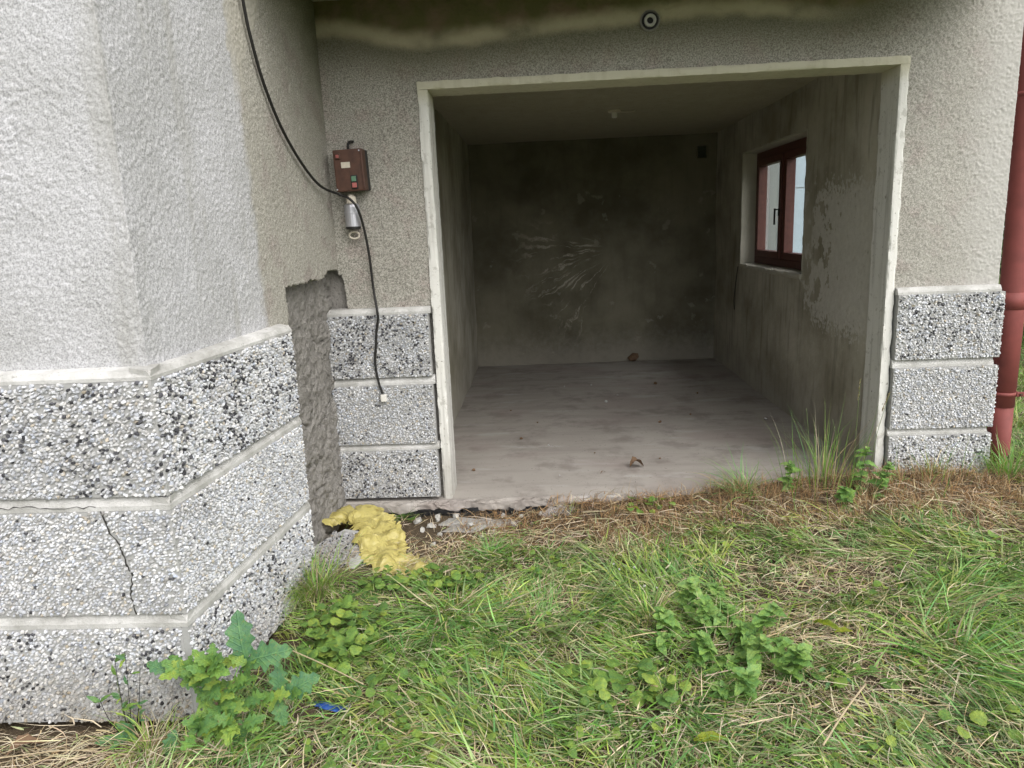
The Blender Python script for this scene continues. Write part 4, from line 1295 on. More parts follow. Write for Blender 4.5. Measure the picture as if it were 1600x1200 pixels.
def blades(x, y, L, phi, e0, bend, wd, c0, c1, K=5, lift=None, seed=0, curl=0.5):
    """ribbons that rise at e0 and bend over; returns verts, tris, colours"""
    r = np.random.default_rng(seed)
    n = len(x)
    z = ground_z(x, y) - 0.004 + (lift if lift is not None else 0)
    P = np.zeros((n, K + 1, 3)); P[:, 0] = np.stack([x, y, z], -1)
    ph = phi.copy()
    dphi = r.normal(0, curl, n)
    for k in range(K):
        e = e0 - bend * (k / (K - 1)) ** 1.2
        d = np.stack([np.cos(e) * np.cos(ph), np.cos(e) * np.sin(ph), np.sin(e)], -1)
        P[:, k + 1] = P[:, k] + d * (L / K)[:, None]
        ph = ph + dphi / K
    # lie on the ground, on the floor slab, and never inside a wall
    fl = P.reshape(-1, 3)
    stop = (fl[:, 1] > -0.10) & (fl[:, 0] > -0.6) & (fl[:, 0] < XR + 0.03) & (fl[:, 2] < 0.012) & ((fl[:, 0] < 0.6) | (fl[:, 0] > W - 0.06))
    fl[:, 1] = np.where(stop, -0.10, fl[:, 1])
    gzv = ground_z(fl[:, 0], fl[:, 1])
    onf = (fl[:, 1] > -0.0999) & (fl[:, 0] > -0.6) & (fl[:, 0] < XR)
    gzv = np.where(onf, np.maximum(gzv, 0.0), gzv)
    lay = np.repeat(r.uniform(0.002, 0.026, n), K + 1)
    kk = np.tile(np.arange(K + 1), n)
    low = gzv + np.where(kk == 0, -0.004, lay)
    fl[:, 2] = np.maximum(fl[:, 2], low)
    b = (fl[:, 1] > QY - 0.012) & (fl[:, 0] < pflank(np.minimum(fl[:, 1], 0)) + 0.012) & (fl[:, 2] < 1.1)
    depthx = pflank(np.minimum(fl[:, 1], 0)) + 0.012 - fl[:, 0]; depthy = fl[:, 1] - (QY - 0.012)
    usex = depthx < depthy
    fl[:, 0] = np.where(b & usex, fl[:, 0] + depthx, fl[:, 0]); fl[:, 1] = np.where(b & ~usex, QY - 0.012, fl[:, 1])
    pier = (fl[:, 1] > -0.056) & (((fl[:, 0] < 0.06) & (fl[:, 0] > -0.7)) | ((fl[:, 0] > W - 0.06) & (fl[:, 0] < XR + 0.03)))
    fl[:, 1] = np.where(pier, -0.056, fl[:, 1])
    P = fl.reshape(n, K + 1, 3)
    side = np.stack([-np.sin(phi), np.cos(phi), r.normal(0, 0.45, n)], -1)
    side /= np.linalg.norm(side, axis=1)[:, None]
    t = np.arange(K) / K
    tw = (0.55 + 0.45 * np.sin(np.pi * np.clip(t * 1.2 + 0.1, 0, 1))) * (1 - t ** 2.2)
    Lf_ = P[:, :K] - side[:, None] * (wd[:, None] * tw * 0.5)[..., None]
    Rt_ = P[:, :K] + side[:, None] * (wd[:, None] * tw * 0.5)[..., None]
    V = np.concatenate([np.stack([Lf_, Rt_], 2).reshape(n, 2 * K, 3), P[:, K:]], 1)
    m = 2 * K + 1
    i = np.arange(n)[:, None] * m
    T = []
    for k in range(K - 1):
        T.append(np.concatenate([i + 2 * k, i + 2 * k + 1, i + 2 * k + 3], 1)); T.append(np.concatenate([i + 2 * k, i + 2 * k + 3, i + 2 * k + 2], 1))
    T.append(np.concatenate([i + 2 * K - 2, i + 2 * K - 1, i + 2 * K], 1))
    tt = np.concatenate([np.repeat(t, 2), [1.0]])
    C = c0[:, None] * (1 - tt)[None, :, None] + c1[:, None] * tt[None, :, None]
    return V.reshape(-1, 3), np.concatenate(T), C.reshape(-1, 3)


def flow(x, y):
    P = np.stack([x, y, 0 * x], -1)
    return 2 * math.pi * 1.6 * fbm(P, 0.55, 301, 2)


def scatter(n, seed, x0=-1.5, x1=3.0, y0=-2.9, y1=-0.06):
    r = np.random.default_rng(seed)
    return r.uniform(x0, x1, n), r.uniform(y0, y1, n), r


def stuff(name, label, packs, mat):
    off, VV, TT, CC = 0, [], [], []
    for V, T, C in packs:
        VV.append(V); TT.append(T + off); CC.append(C); off += len(V)
    return mk(name, np.concatenate(VV), tris=np.concatenate(TT), mat=MAT[mat], colr=np.concatenate(CC), smooth=True, kind='stuff', label=label, cat=name)


def pick(r, pal, n, jit=0.16):
    c = pal[r.integers(0, len(pal), n)]
    return c * r.uniform(1 - jit, 1 + jit, (n, 1)) * r.uniform(0.94, 1.06, (n, 3))


packs_g, packs_s = [], []


def tuft_layer(nt, per, seed, region, green, Lr, e_r, bend_r, w_r, spread, keepf, radial=0.6, pal=None):
    x, y, r = scatter(nt, seed, *region)
    dry, bare, lush = field(DRY, x, y), field(BARE, x, y), field(LUSH, x, y)
    k = free(x, y) & keepf(r.random(nt), dry, bare, lush, x, y)
    x, y, lush = x[k], y[k], lush[k]
    n0 = len(x)
    hue = r.integers(0, len(PAL_G), n0); tb = r.uniform(0.45, 1.3, n0); size = r.uniform(0.7, 1.3, n0) * (1 + 0.25 * lush)
    cnt = r.poisson(per, n0) + 3
    ti = np.repeat(np.arange(n0), cnt); n = len(ti)
    a = r.uniform(0, 2 * math.pi, n); rr = np.abs(r.normal(0, spread, n))
    bx, by = x[ti] + rr * np.cos(a), y[ti] + rr * np.sin(a)
    k = free(bx, by, 0.005); ti, bx, by, a = ti[k], bx[k], by[k], a[k]; n = len(ti)
    fdir = flow(x, y)[ti]
    vx = radial * np.cos(a) + (1 - radial) * np.cos(fdir) * 1.2 + r.normal(0, 0.5, n); vy = radial * np.sin(a) + (1 - radial) * np.sin(fdir) * 1.2 + r.normal(0, 0.5, n)
    phi = np.arctan2(vy, vx)
    L = r.uniform(*Lr, n) * size[ti]
    e0 = np.radians(r.uniform(*e_r, n)); bend = np.radians(r.uniform(*bend_r, n))
    wd = r.uniform(*w_r, n)
    if green:
        base = PAL_G[hue][ti] * tb[ti][:, None] * r.uniform(0.8, 1.25, (n, 1)) * r.uniform(0.94, 1.06, (n, 3))
        deadtip = r.random(n) < 0.10
        c0 = base * np.array([1.15, 1.02, 1.0]); c1 = base * r.uniform(0.95, 1.3, (n, 1))
        s = pick(r, PAL_S, n)
        c0 = np.where((r.random(n) < 0.24)[:, None], 0.5 * c0 + 0.5 * s, c0)
        c1 = np.where(deadtip[:, None], s, c1)
        packs_g.append(blades(bx, by, L, phi, e0, bend, wd, c0, c1, seed=seed + 1))
    else:
        c0 = pick(r, PAL_S if pal is None else pal, n); c1 = c0 * r.uniform(0.85, 1.2, (n, 1))
        packs_s.append(blades(bx, by, L, phi, e0, bend, wd, c0, c1, seed=seed + 1))


REG = (-1.6, 3.4, -2.75, -0.07)
# thatch of dead straw, lying flat
x, y, r = scatter(64000, 401, *REG[:3], -0.02)
dry, bare = field(DRY, x, y), field(BARE, x, y)
k = (free(x, y) | ((y < -0.02) & (x > 0.75 + 0.3 * r.random(len(x))) & (x < W - 0.05) & (r.random(len(x)) < 0.5))) & (r.random(len(x)) < np.clip(0.34 + 0.8 * dry - 0.7 * bare, 0.05, 1))
x, y, dry = x[k], y[k], dry[k]
n = len(x)
brown = np.exp(-((y + 0.22) / 0.30) ** 2) * np.clip((x + 0.2) / 0.3, 0, 1)
cs = pick(r, PAL_S, n); cb = pick(r, PAL_B, n)
cc = np.where((r.random(n) < brown * 0.75 + 0.10)[:, None], cb, cs)
packs_s.append(blades(x, y, r.uniform(0.05, 0.17, n), flow(x, y) * 0.6 + r.uniform(0, 2 * math.pi, n) * 0.75, np.radians(r.uniform(0, 22, n)), np.radians(r.uniform(0, 40, n)),
                      r.uniform(0.0016, 0.0042, n), cc, cc * 1.1, K=4, lift=r.uniform(0.003, 0.022, n), seed=402))
# dry upright stubble by the right pier
tuft_layer(420, 16, 411, (0.9, 3.3, -0.62, -0.07), False, (0.05, 0.13), (35, 88), (0, 50), (0.0016, 0.0030), 0.03,
           lambda u, d, b, l, x, y: (u < 0.25 + 0.9 * np.exp(-((y + 0.15) / 0.32) ** 2) * np.clip((x - 0.8) / 0.6, 0, 1)), 0.7, np.concatenate([PAL_B, PAL_S[:2], PAL_B[1:4], PAL_B[2:3]]))
# short brown dead clumps along the sill
tuft_layer(170, 14, 413, (0.1, 1.7, -0.60, -0.11), False, (0.03, 0.09), (20, 85), (0, 60), (0.0016, 0.0032), 0.025,
           lambda u, d, b, l, x, y: u < 0.55 + 0.3 * d - 0.5 * b, 0.7, PAL_B)
# mown, flattened sward
tuft_layer(4200, 22, 421, REG, True, (0.055, 0.18), (4, 50), (0, 60), (0.0038, 0.0080), 0.055,
           lambda u, d, b, l, x, y: u < np.clip(0.62 - 0.75 * d - 1.1 * b + 0.4 * l, 0.0, 1) * np.clip(0.35 + (-y - 0.25) / 0.35, 0.12, 1), 0.30)
# longer flopping tufts
tuft_layer(560, 28, 431, REG, True, (0.12, 0.25), (6, 40), (10, 55), (0.0042, 0.0085), 0.035,
           lambda u, d, b, l, x, y: u < np.clip(0.34 - 0.6 * d - 0.9 * b + 0.65 * l, 0, 1) * (y < -0.5), 0.35)
# fresh fine shoots
tuft_layer(900, 10, 441, REG, True, (0.04, 0.10), (30, 80), (10, 60), (0.0022, 0.0042), 0.03,
           lambda u, d, b, l, x, y: u < np.clip(0.5 - 0.4 * d - 0.7 * b + 0.3 * l, 0.04, 1), 0.6)
# loose cut straw on top of the sward
x, y, r = scatter(7500, 451, *REG)
dry, bare = field(DRY, x, y), field(BARE, x, y)
k = free(x, y) & (r.random(len(x)) < np.clip(0.32 + 0.9 * dry - 0.6 * bare, 0.03, 1)) & (y < -0.3)
x, y = x[k], y[k]; n = len(x)
cc = pick(r, PAL_S[[0, 2, 3, 5]], n)
packs_s.append(blades(x, y, r.uniform(0.06, 0.24, n), flow(x, y) + r.normal(0, 0.9, n), np.radians(r.uniform(-3, 14, n)), np.radians(r.uniform(0, 18, n)), r.uniform(0.0016, 0.0042, n), cc, cc * 1.12, K=4,
                      lift=r.uniform(0.02, 0.06, n), seed=452))
# clippings left by the mower
x, y, r = scatter(15000, 455, *REG)
dry, bare, lush = field(DRY, x, y), field(BARE, x, y), field(LUSH, x, y)
k = free(x, y) & (r.random(len(x)) < np.clip(0.55 + 0.3 * dry - 0.7 * bare - 0.25 * lush, 0.03, 1)) & (y < -0.35)
x, y = x[k], y[k]; n = len(x)
cc = np.where((r.random(n) < 0.6)[:, None], pick(r, np.array([(0.36, 0.44, 0.20), (0.42, 0.47, 0.26), (0.30, 0.38, 0.19)]), n), pick(r, PAL_S[[0, 2, 5]], n))
packs_g.append(blades(x, y, r.uniform(0.02, 0.09, n), r.uniform(0, 2 * math.pi, n), np.radians(r.uniform(-8, 22, n)), np.radians(r.uniform(-10, 25, n)), r.uniform(0.003, 0.0068, n), cc, cc * 1.08, K=3,
                      lift=r.uniform(0.008, 0.055, n), seed=456))
# side yard behind the downpipe, and grass round the edges of the view
tuft_layer(800, 20, 461, (3.0, 4.6, -0.1, 5.5), True, (0.08, 0.2), (25, 75), (20, 80), (0.003, 0.006), 0.05, lambda u, d, b, l, x, y: u < 0.75, 0.5)
x, y, r = scatter(9000, 465, 3.0, 4.6, -0.1, 5.5)
k = free(x, y); x, y = x[k], y[k]; n = len(x); cc = pick(r, PAL_S, n)
packs_s.append(blades(x, y, r.uniform(0.06, 0.16, n), r.uniform(0, 6.28, n), np.radians(r.uniform(0, 30, n)), np.radians(r.uniform(0, 40, n)), r.uniform(0.002, 0.004, n), cc, cc, K=4, lift=r.uniform(0.0, 0.03, n), seed=466))

tuft_layer(900, 16, 471, (3.35, 5.6, -2.7, -0.1), True, (0.06, 0.18), (6, 55), (0, 60), (0.004, 0.008), 0.06, lambda u, d, b, l, x, y: u < 0.85, 0.4)
tuft_layer(1500, 14, 473, (4.5, 9.0, -2.7, 9.0), True, (0.10, 0.24), (15, 65), (10, 70), (0.007, 0.013), 0.10, lambda u, d, b, l, x, y: u < 0.9, 0.5)
x, y, r = scatter(9000, 475, 3.35, 6.5, -2.7, 0.0)
k = free(x, y); x, y = x[k], y[k]; n = len(x); cc = pick(r, PAL_S, n)
packs_s.append(blades(x, y, r.uniform(0.05, 0.16, n), r.uniform(0, 6.28, n), np.radians(r.uniform(0, 25, n)), np.radians(r.uniform(0, 40, n)), r.uniform(0.002, 0.005, n), cc, cc, K=4, lift=r.uniform(0.0, 0.03, n), seed=476))
stuff('grass', 'trampled mown green grass covering the yard', packs_g, 'blade')
stuff('straw', 'dead straw and dry stubble matted among the grass', packs_s, 'straw')


def grass_clump(name, label, cat, loc, n, spread, Lr, er, br, wr, seed, pal, palmix=0.2, bias=None, group=None):
    r = np.random.default_rng(seed)
    a = r.uniform(0, 2 * math.pi, n); rr = np.abs(r.normal(0, spread, n))
    x, y = loc[0] + rr * np.cos(a), loc[1] + rr * np.sin(a)
    phi = a + r.normal(0, 0.4, n)
    if bias is not None:
        bx, by = np.cos(a) * 0.7 + bias[0] + r.normal(0, 0.3, n), np.sin(a) * 0.7 + bias[1] + r.normal(0, 0.3, n)
        phi = np.arctan2(by, bx)
    c = pick(r, pal, n); s = pick(r, PAL_S, n)
    c = np.where((r.random(n) < palmix)[:, None], s, c)
    V, T, C = blades(x, y, r.uniform(*Lr, n), phi, np.radians(r.uniform(*er, n)), np.radians(r.uniform(*br, n)), r.uniform(*wr, n), c * 0.95, c * 1.15, K=7, seed=seed + 1)
    root = thing(name, label, cat, (loc[0], loc[1], gz(*loc)), group)
    o = mk('blades', V, tris=T, mat=MAT['blade'], colr=C, smooth=True, parent=root)
    o['kind'] = 'stuff'
    return root


grass_clump('grass_tuft', 'arching yellow-green grass tuft against the flank of the bay', 'grass tuft', (-0.44, -0.97), 420, 0.07, (0.20, 0.36), (45, 80), (60, 120), (0.0022, 0.0042), 501,
            PAL_G[[0, 2, 4, 2]], 0.28, (-0.1, -0.35))
grass_clump('grass_tuft', 'large flattened tuft of long blades in the middle of the yard', 'grass tuft', (0.18, -1.16), 300, 0.07, (0.20, 0.42), (4, 30), (0, 40), (0.0042, 0.0080), 503, PAL_G, 0.15, (0.45, -0.35))
grass_clump('grass_tuft', 'upright pale green tuft left of the nettles', 'grass tuft', (0.98, -1.22), 200, 0.05, (0.12, 0.22), (40, 80), (30, 80), (0.003, 0.0055), 505, PAL_G[[2, 4, 0]], 0.3)
grass_clump('grass_tuft', 'low dark green tuft below the yellow sheet, by the concrete lump', 'grass tuft', (0.30, -0.62), 190, 0.05, (0.10, 0.20), (30, 70), (30, 80), (0.0025, 0.0045), 507, PAL_G[[0, 1, 5]], 0.1)
grass_clump('grass_tuft', 'bushy tuft of tall stems at the right jamb of the garage', 'grass tuft', (2.05, -0.16), 170, 0.16, (0.22, 0.50), (64, 88), (0, 50), (0.0024, 0.0044), 509, PAL_G[[0, 2, 4, 1]], 0.3)
grass_clump('grass_tuft', 'grass blades drooping over the floor edge near the jamb', 'grass tuft', (1.62, -0.16), 110, 0.08, (0.16, 0.34), (30, 65), (30, 80), (0.0026, 0.0048), 511, PAL_G[[0, 1, 5, 3]], 0.15, (-0.5, 0.1))
grass_clump('grass_tuft', 'green tuft at the foot of the right pier', 'grass tuft', (2.62, -0.13), 130, 0.14, (0.10, 0.28), (50, 86), (10, 60), (0.0022, 0.0040), 513, PAL_G, 0.3)
grass_clump('grass_tuft', 'grass tuft growing in front of the red downpipe', 'grass tuft', (3.02, -0.12), 150, 0.08, (0.14, 0.30), (45, 85), (20, 70), (0.0025, 0.0048), 515, PAL_G[[0, 5, 2]], 0.15)
grass_clump('grass_tuft', 'long lush tuft fanning out on the right side of the yard', 'grass tuft', (2.02, -1.52), 330, 0.08, (0.20, 0.40), (6, 36), (10, 45), (0.004, 0.0078), 517, PAL_G, 0.12, (0.5, -0.15))
grass_clump('grass_tuft', 'yellowed grass tuft at the corner of the bay plinth', 'grass tuft', (-0.70, -1.90), 180, 0.06, (0.10, 0.22), (35, 80), (40, 110), (0.002, 0.004), 519, PAL_G[[4, 2]], 0.5)

grass_clump('grass_tuft', 'loose grass blades growing up through the middle nettle clump', 'grass tuft', (1.20, -1.45), 130, 0.16, (0.10, 0.22), (20, 75), (10, 60), (0.003, 0.0065), 521, PAL_G, 0.25)
grass_clump('grass_tuft', 'grass blades growing through the foot of the oak sapling', 'grass tuft', (-0.40, -1.93), 150, 0.12, (0.10, 0.22), (25, 75), (20, 70), (0.003, 0.0062), 523, PAL_G, 0.2)
# tall seeding stems at the jamb
for i, (x, y, h, lx, ly, lab) in enumerate([(2.22, -0.10, 0.52, 0.02, 0.02, 'tallest seeding grass stem in front of the garage wall'), (2.30, -0.12, 0.44, 0.09, 0.03, 'seeding grass stem leaning right beside the jamb'),
                                            (1.98, -0.13, 0.40, -0.03, 0.0, 'straight thin grass stem left of the seeding stems'), (2.13, -0.15, 0.33, -0.05, 0.0, 'short straw stem among the tall grass at the jamb')]):
    z0 = gz(x, y)
    root = thing('seeding_grass', lab, 'grass', (x, y, z0))
    pts = spline([(x, y, z0), (x + lx * 0.25, y, z0 + h * 0.5), (x + lx, y + ly, z0 + h)], 5)
    tube('stalk', pts, 0.0018, MAT['stem'], root, 5, 0.0010)
    if i < 2:
        r = np.random.default_rng(600 + i); m = 60
        t = r.uniform(0.78, 1.0, m)
        bx = x + lx * t ** 2; by = y + ly * t; bz = z0 + h * t
        V, T, C = [], [], []
        for j in range(m):
            a = r.uniform(0, 6.28); l = 0.012
            d = Vector((math.cos(a) * 0.5, math.sin(a) * 0.5, 0.85)); s = Vector((-math.sin(a), math.cos(a), 0)) * 0.0022
            b = Vector((bx[j], by[j], bz[j])); kx = len(V)
            V += [tuple(b - s * .3), tuple(b + d * l * .5 - s), tuple(b + d * l * .5 + s), tuple(b + d * l)]
            T += [(kx, kx + 1, kx + 2), (kx + 1, kx + 3, kx + 2)]
            C += [(0.36, 0.30, 0.18)] * 4
        o = mk('seed_head', np.array(V), tris=np.array(T), mat=MAT['straw'], colr=np.array(C), parent=root)


# ---- broad leaves
def leaf_mesh(name, width, mat, n=12, fold=0.18, droop=0.25):
    """leaf of unit length along +x; width(t) gives the half width"""
    V, F = [], []
    for i in range(n + 1):
        t = i / n
        z = -droop * t * t + 0.05 * math.sin(math.pi * t)
        wv = width(t)
        rf = 0.03 * math.sin(t * 17.0)
        V += [(t, -wv, z + fold * wv + rf), (t, 0, z), (t, wv, z + fold * wv - rf)]
    for i in range(n):
        a = 3 * i
        F += [(a, a + 1, a + 4, a + 3), (a + 1, a + 2, a + 5, a + 4)]
    me = bpy.data.meshes.new(name); me.from_pydata(V, [], F); me.update(); me.materials.append(MAT[mat])
    me.polygons.foreach_set('use_smooth', [True] * len(me.polygons))
    return me


def oak_w(amp):
    return lambda t: max(0.004, 0.33 * (math.sin(math.pi * min(1, t ** 0.85 * 1.0)) ** 0.8) * (0.55 + 0.45 * t) * (1 + amp * math.cos(2 * math.pi * (t * 4.2 + 0.15))))


OAK = [leaf_mesh('leaf_oak', oak_w(a), m_, 22, 0.15, d) for a, m_, d in ((0.34, 'oak', 0.2), (0.26, 'oak', 0.35), (0.38, 'oak', 0.1), (0.22, 'oakdark', 0.25), (0.30, 'oakdark', 0.12))]


def nettle_w(t):
    return max(0.003, 0.33 * math.sin(math.pi * min(1, (t * 0.93 + 0.07) ** 0.72)) ** 0.75) * (1.0 + (0.13 if int(t * 20 + 0.5) % 2 else -0.07))


NET = [leaf_mesh('leaf_nettle', nettle_w, 'nettle', 20, 0.22, d) for d in (0.25, 0.1, 0.4)]
IVY = [leaf_mesh('leaf_ivy', lambda t: 0.52 * math.sqrt(max(0.0004, 1 - (2 * t - 1) ** 2)) * (1 + 0.10 * math.cos(t * 36)), 'ivy', 16, f, 0.3) for f in (0.1, 0.25, -0.08)]
LONG = [leaf_mesh('leaf_long', lambda t: 0.16 * math.sin(math.pi * min(1, t * 0.93 + 0.05)) ** 0.8 * (1 + 0.08 * math.cos(t * 40)), m_, 14, 0.3, 0.3) for m_ in ('lime', 'ivy', 'oakdark')]


def leaf(parent, me, p, d, nrm, s, name='leaf'):
    d = Vector(d).normalized(); nrm = Vector(nrm)
    yv = nrm.cross(d)
    if yv.length < 1e-4: yv = Vector((0, 1, 0)).cross(d)
    yv.normalize(); zv = d.cross(yv)
    o = bpy.data.objects.new(name, me)
    mw = Matrix(((d.x, yv.x, zv.x, p[0]), (d.y, yv.y, zv.y, p[1]), (d.z, yv.z, zv.z, p[2]), (0, 0, 0, 1))) @ Matrix.Scale(s, 4)
    col.objects.link(o)
    o.parent = parent
    o.matrix_parent_inverse = Matrix.Translation(-Vector(parent.location))
    o.matrix_basis = mw
    return o


rr_ = random.Random(77)
# oak sapling at the corner of the bay
bx, by = -0.475, -1.86
oak = thing('oak_sapling', 'young oak sapling with lobed leaves at the corner of the bay', 'oak sapling', (bx, by, gz(bx, by)))
main = spline([(bx, by, gz(bx, by) - 0.01), (bx - 0.005, by + 0.005, 0.02), (bx - 0.03, by + 0.01, 0.12), (bx - 0.03, by + 0.02, 0.17)], 5)
tube('stem', main, 0.006, MAT['bark'], oak, 7, 0.003)
twigs = [[(bx - 0.02, by, 0.05), (bx + 0.06, by, 0.10), (bx + 0.12, by + 0.02, 0.17)],
         [(bx - 0.01, by, 0.02), (bx + 0.10, by - 0.01, 0.035), (bx + 0.25, by, 0.06)],
         [(bx - 0.03, by, 0.10), (bx - 0.07, by - 0.01, 0.13), (bx - 0.10, by, 0.16)],
         [(bx - 0.0, by, -0.02), (bx + 0.05, by - 0.05, 0.0), (bx + 0.13, by - 0.07, 0.0)],
         [(bx - 0.0, by, -0.03), (bx - 0.02, by - 0.06, 0.0), (bx - 0.03, by - 0.10, -0.01)],
         [(bx - 0.03, by, 0.13), (bx + 0.00, by - 0.03, 0.17), (bx + 0.03, by - 0.03, 0.20)]]
for tw_ in twigs:
    tube('twig', spline(tw_, 4), 0.003, MAT['bark'], oak, 5, 0.0015)
    for j in range(13):
        t = (j + 0.6) / 13
        p = Vector(tw_[0]).lerp(Vector(tw_[1]), t * 2) if t < .5 else Vector(tw_[1]).lerp(Vector(tw_[2]), t * 2 - 1)
        ax = (Vector(tw_[2]) - Vector(tw_[0])).normalized()
        d = ax * 0.5 + Vector((rr_.uniform(-1, 1), rr_.uniform(-0.9, 0.4), rr_.uniform(-0.15, 0.8)))
        leaf(oak, OAK[rr_.randrange(3)], p, d, (rr_.uniform(-.5, .5), rr_.uniform(-1.0, -0.3), 0.8), rr_.uniform(0.04, 0.09))
for j in range(18):
    p = main[int((0.25 + 0.036 * j) * (len(main) - 1))]
    a = rr_.uniform(0, 6.28)
    leaf(oak, OAK[rr_.randrange(3)], p, (math.cos(a), math.sin(a) - 0.4, rr_.uniform(-0.2, 0.7)), (rr_.uniform(-.4, .4), -0.7, 0.8), rr_.uniform(0.06, 0.09))
tip = Vector((-0.375, -1.84, 0.165))
for d, nrm, s, mi in (((-0.15, 0.10, 1.0), (0.25, -1, 0.2), 0.155, 3), ((0.75, -0.05, 0.22), (0.0, -1, 0.5), 0.155, 4), ((-0.75, -0.15, 0.1), (-.1, -0.8, 0.7), 0.075, 1)):
    leaf(oak, OAK[mi], tip, d, nrm, s)
for p, d, s, mi in (((-0.27, -1.86, 0.06), (0.0, 0.1, 1.0), 0.10, 4), ((-0.26, -1.86, 0.055), (0.9, 0.05, 0.5), 0.13, 4), ((-0.28, -1.86, 0.05), (0.3, -0.5, -0.7), 0.09, 3), ((-0.40, -1.88, -0.01), (0.1, -0.4, -0.6), 0.10, 1),
                    ((-0.61, -1.87, 0.15), (-0.7, -0.1, 0.4), 0.075, 3), ((-0.60, -1.9, -0.03), (-0.2, -0.5, -0.8), 0.09, 3)):
    leaf(oak, OAK[mi], p, d, (0.1, -0.9, 0.6), s)

# spindly weed against the front of the bay
wx, wy = -0.79, -1.845
weed = thing('weed', 'spindly weed with thin dry stems against the front of the bay plinth', 'weed', (wx, wy, gz(wx, wy)))
for j in range(7):
    a, h = rr_.uniform(-0.08, 0.08), rr_.uniform(0.12, 0.33)
    z0 = gz(wx, wy)
    pts = spline([(wx + a * 0.2, wy, z0), (wx + a * 0.7, wy - 0.004, z0 + h * .5), (wx + a, wy + 0.0, z0 + h)], 4)
    tube('stem', pts, 0.0013, MAT['stem'] if j % 2 else MAT['straw'], weed, 5, 0.0007)
    for q_ in range(5):
        t = rr_.uniform(0.15, 1)
        leaf(weed, LONG[1 + rr_.randrange(2)], pts[int(t * (len(pts) - 1))], (rr_.uniform(-1, 1), rr_.uniform(-0.6, 0.1), rr_.uniform(0, .8)), (0, -0.7, 0.7), rr_.uniform(0.02, 0.045))
for j in range(9):
    leaf(weed, LONG[2], (wx + rr_.uniform(-.03, .05), wy - 0.01, gz(wx, wy) + rr_.uniform(0.01, 0.05)), (rr_.uniform(-1, 1), -0.5, rr_.uniform(0.1, .7)), (0, -0.6, 0.8), rr_.uniform(0.05, 0.09))


def nettle(x, y, h, label, lx=0.0, ly=0.0, n=5, s=0.07, group='nettles in the yard'):
    z0 = gz(x, y)
    root = thing('nettle_plant', label, 'nettle', (x, y, z0), group)
    pts = spline([(x, y, z0), (x + lx * .4, y + ly * .4, z0 + h * .55), (x + lx, y + ly, z0 + h)], 6)
    tube('stem', pts, 0.0025, MAT['stem'], root, 6, 0.0015)
    for j in range(n):
        t = (j + 0.9) / n
        p = pts[min(len(pts) - 1, int(t * (len(pts) - 1)))]
        a0 = j * 1.57 + rr_.uniform(-.4, .4)
        for kx in range(3):
            a = a0 + 2.1 * kx
            leaf(root, NET[rr_.randrange(3)], p, (math.cos(a), math.sin(a), rr_.uniform(-0.1, 0.6)), (rr_.uniform(-.3, .3), rr_.uniform(-.5, .2), 1), s * rr_.uniform(0.6, 1.25) * (1.0 - 0.35 * abs(t - 0.6)))
    for kx in range(3):
        a = rr_.uniform(0, 6.28)
        leaf(root, NET[1], pts[-1], (math.cos(a), math.sin(a), 0.9), (0, 0, 1), s * 0.45)


for a in [(1.12, -1.22, 0.16, 'pale nettle standing at the back of the middle clump', 0.02, 0.0), (1.20, -1.33, 0.13, 'nettle crowded in the middle clump, left of the leaning one', -0.03, 0), (1.05, -1.36, 0.11, 'low nettle on the left edge of the clump', -0.04, 0),
          (1.30, -1.44, 0.17, 'nettle leaning right out of the clump over the dry grass', 0.10, 0.0), (1.27, -1.56, 0.14, 'nettle in the front half of the clump', 0.04, -0.03), (1.36, -1.63, 0.13, 'front right nettle with large drooping leaves', 0.05, -0.03),
          (1.22, -1.70, 0.11, 'frontmost nettle of the clump, half under grass', 0.0, -0.04), (1.14, -1.52, 0.12, 'nettle half hidden by grass blades in the clump', -0.02, 0.0),
          (2.16, -0.32, 0.24, 'tall nettle growing in front of the right jamb', 0.03, 0.0), (2.23, -0.36, 0.19, 'shorter nettle beside the tall one at the jamb', 0.05, -0.02), (2.07, -0.42, 0.12, 'small nettle left of the tall one at the jamb', -0.03, -0.02),
          (1.84, -0.22, 0.15, 'thin young nettle by the edge of the garage floor', 0.01, 0.0)]:
    nettle(*a[:4], a[4], a[5], n=8, s=0.060 if a[0] < 1.6 else 0.055)

for i in range(14):
    x, y = 1.19 + rr_.gauss(0, 0.13), -1.44 + rr_.gauss(0, 0.17)
    nettle(x, y, rr_.uniform(0.05, 0.10), 'small nettle shoot among the grass of the middle nettle clump', rr_.uniform(-.05, .05), rr_.uniform(-.03, .03), n=5, s=rr_.uniform(0.04, 0.06), group='small nettle shoots in the middle clump')


def mat_patch(name, label, cx, cy, rx, ry, n, s, hmax, seed, mset):
    r = random.Random(seed)
    root = thing(name, label, 'ground ivy', (cx, cy, gz(cx, cy)), 'broad-leaved patches')
    for j in range(n):
        a, q_ = r.uniform(0, 6.28), math.sqrt(r.random())
        x, y = cx + rx * q_ * math.cos(a), cy + ry * q_ * math.sin(a)
        if not free(np.array([x]), np.array([y]), 0.03)[0]: continue
        b = r.uniform(0, 6.28)
        leaf(root, mset[r.randrange(len(mset))], (x, y, gz(x, y) + r.uniform(0.02, hmax)), (math.cos(b), math.sin(b), r.uniform(-0.2, 0.5)), (r.uniform(-.4, .4), r.uniform(-.6, .3), 1), s * r.uniform(0.6, 1.3))


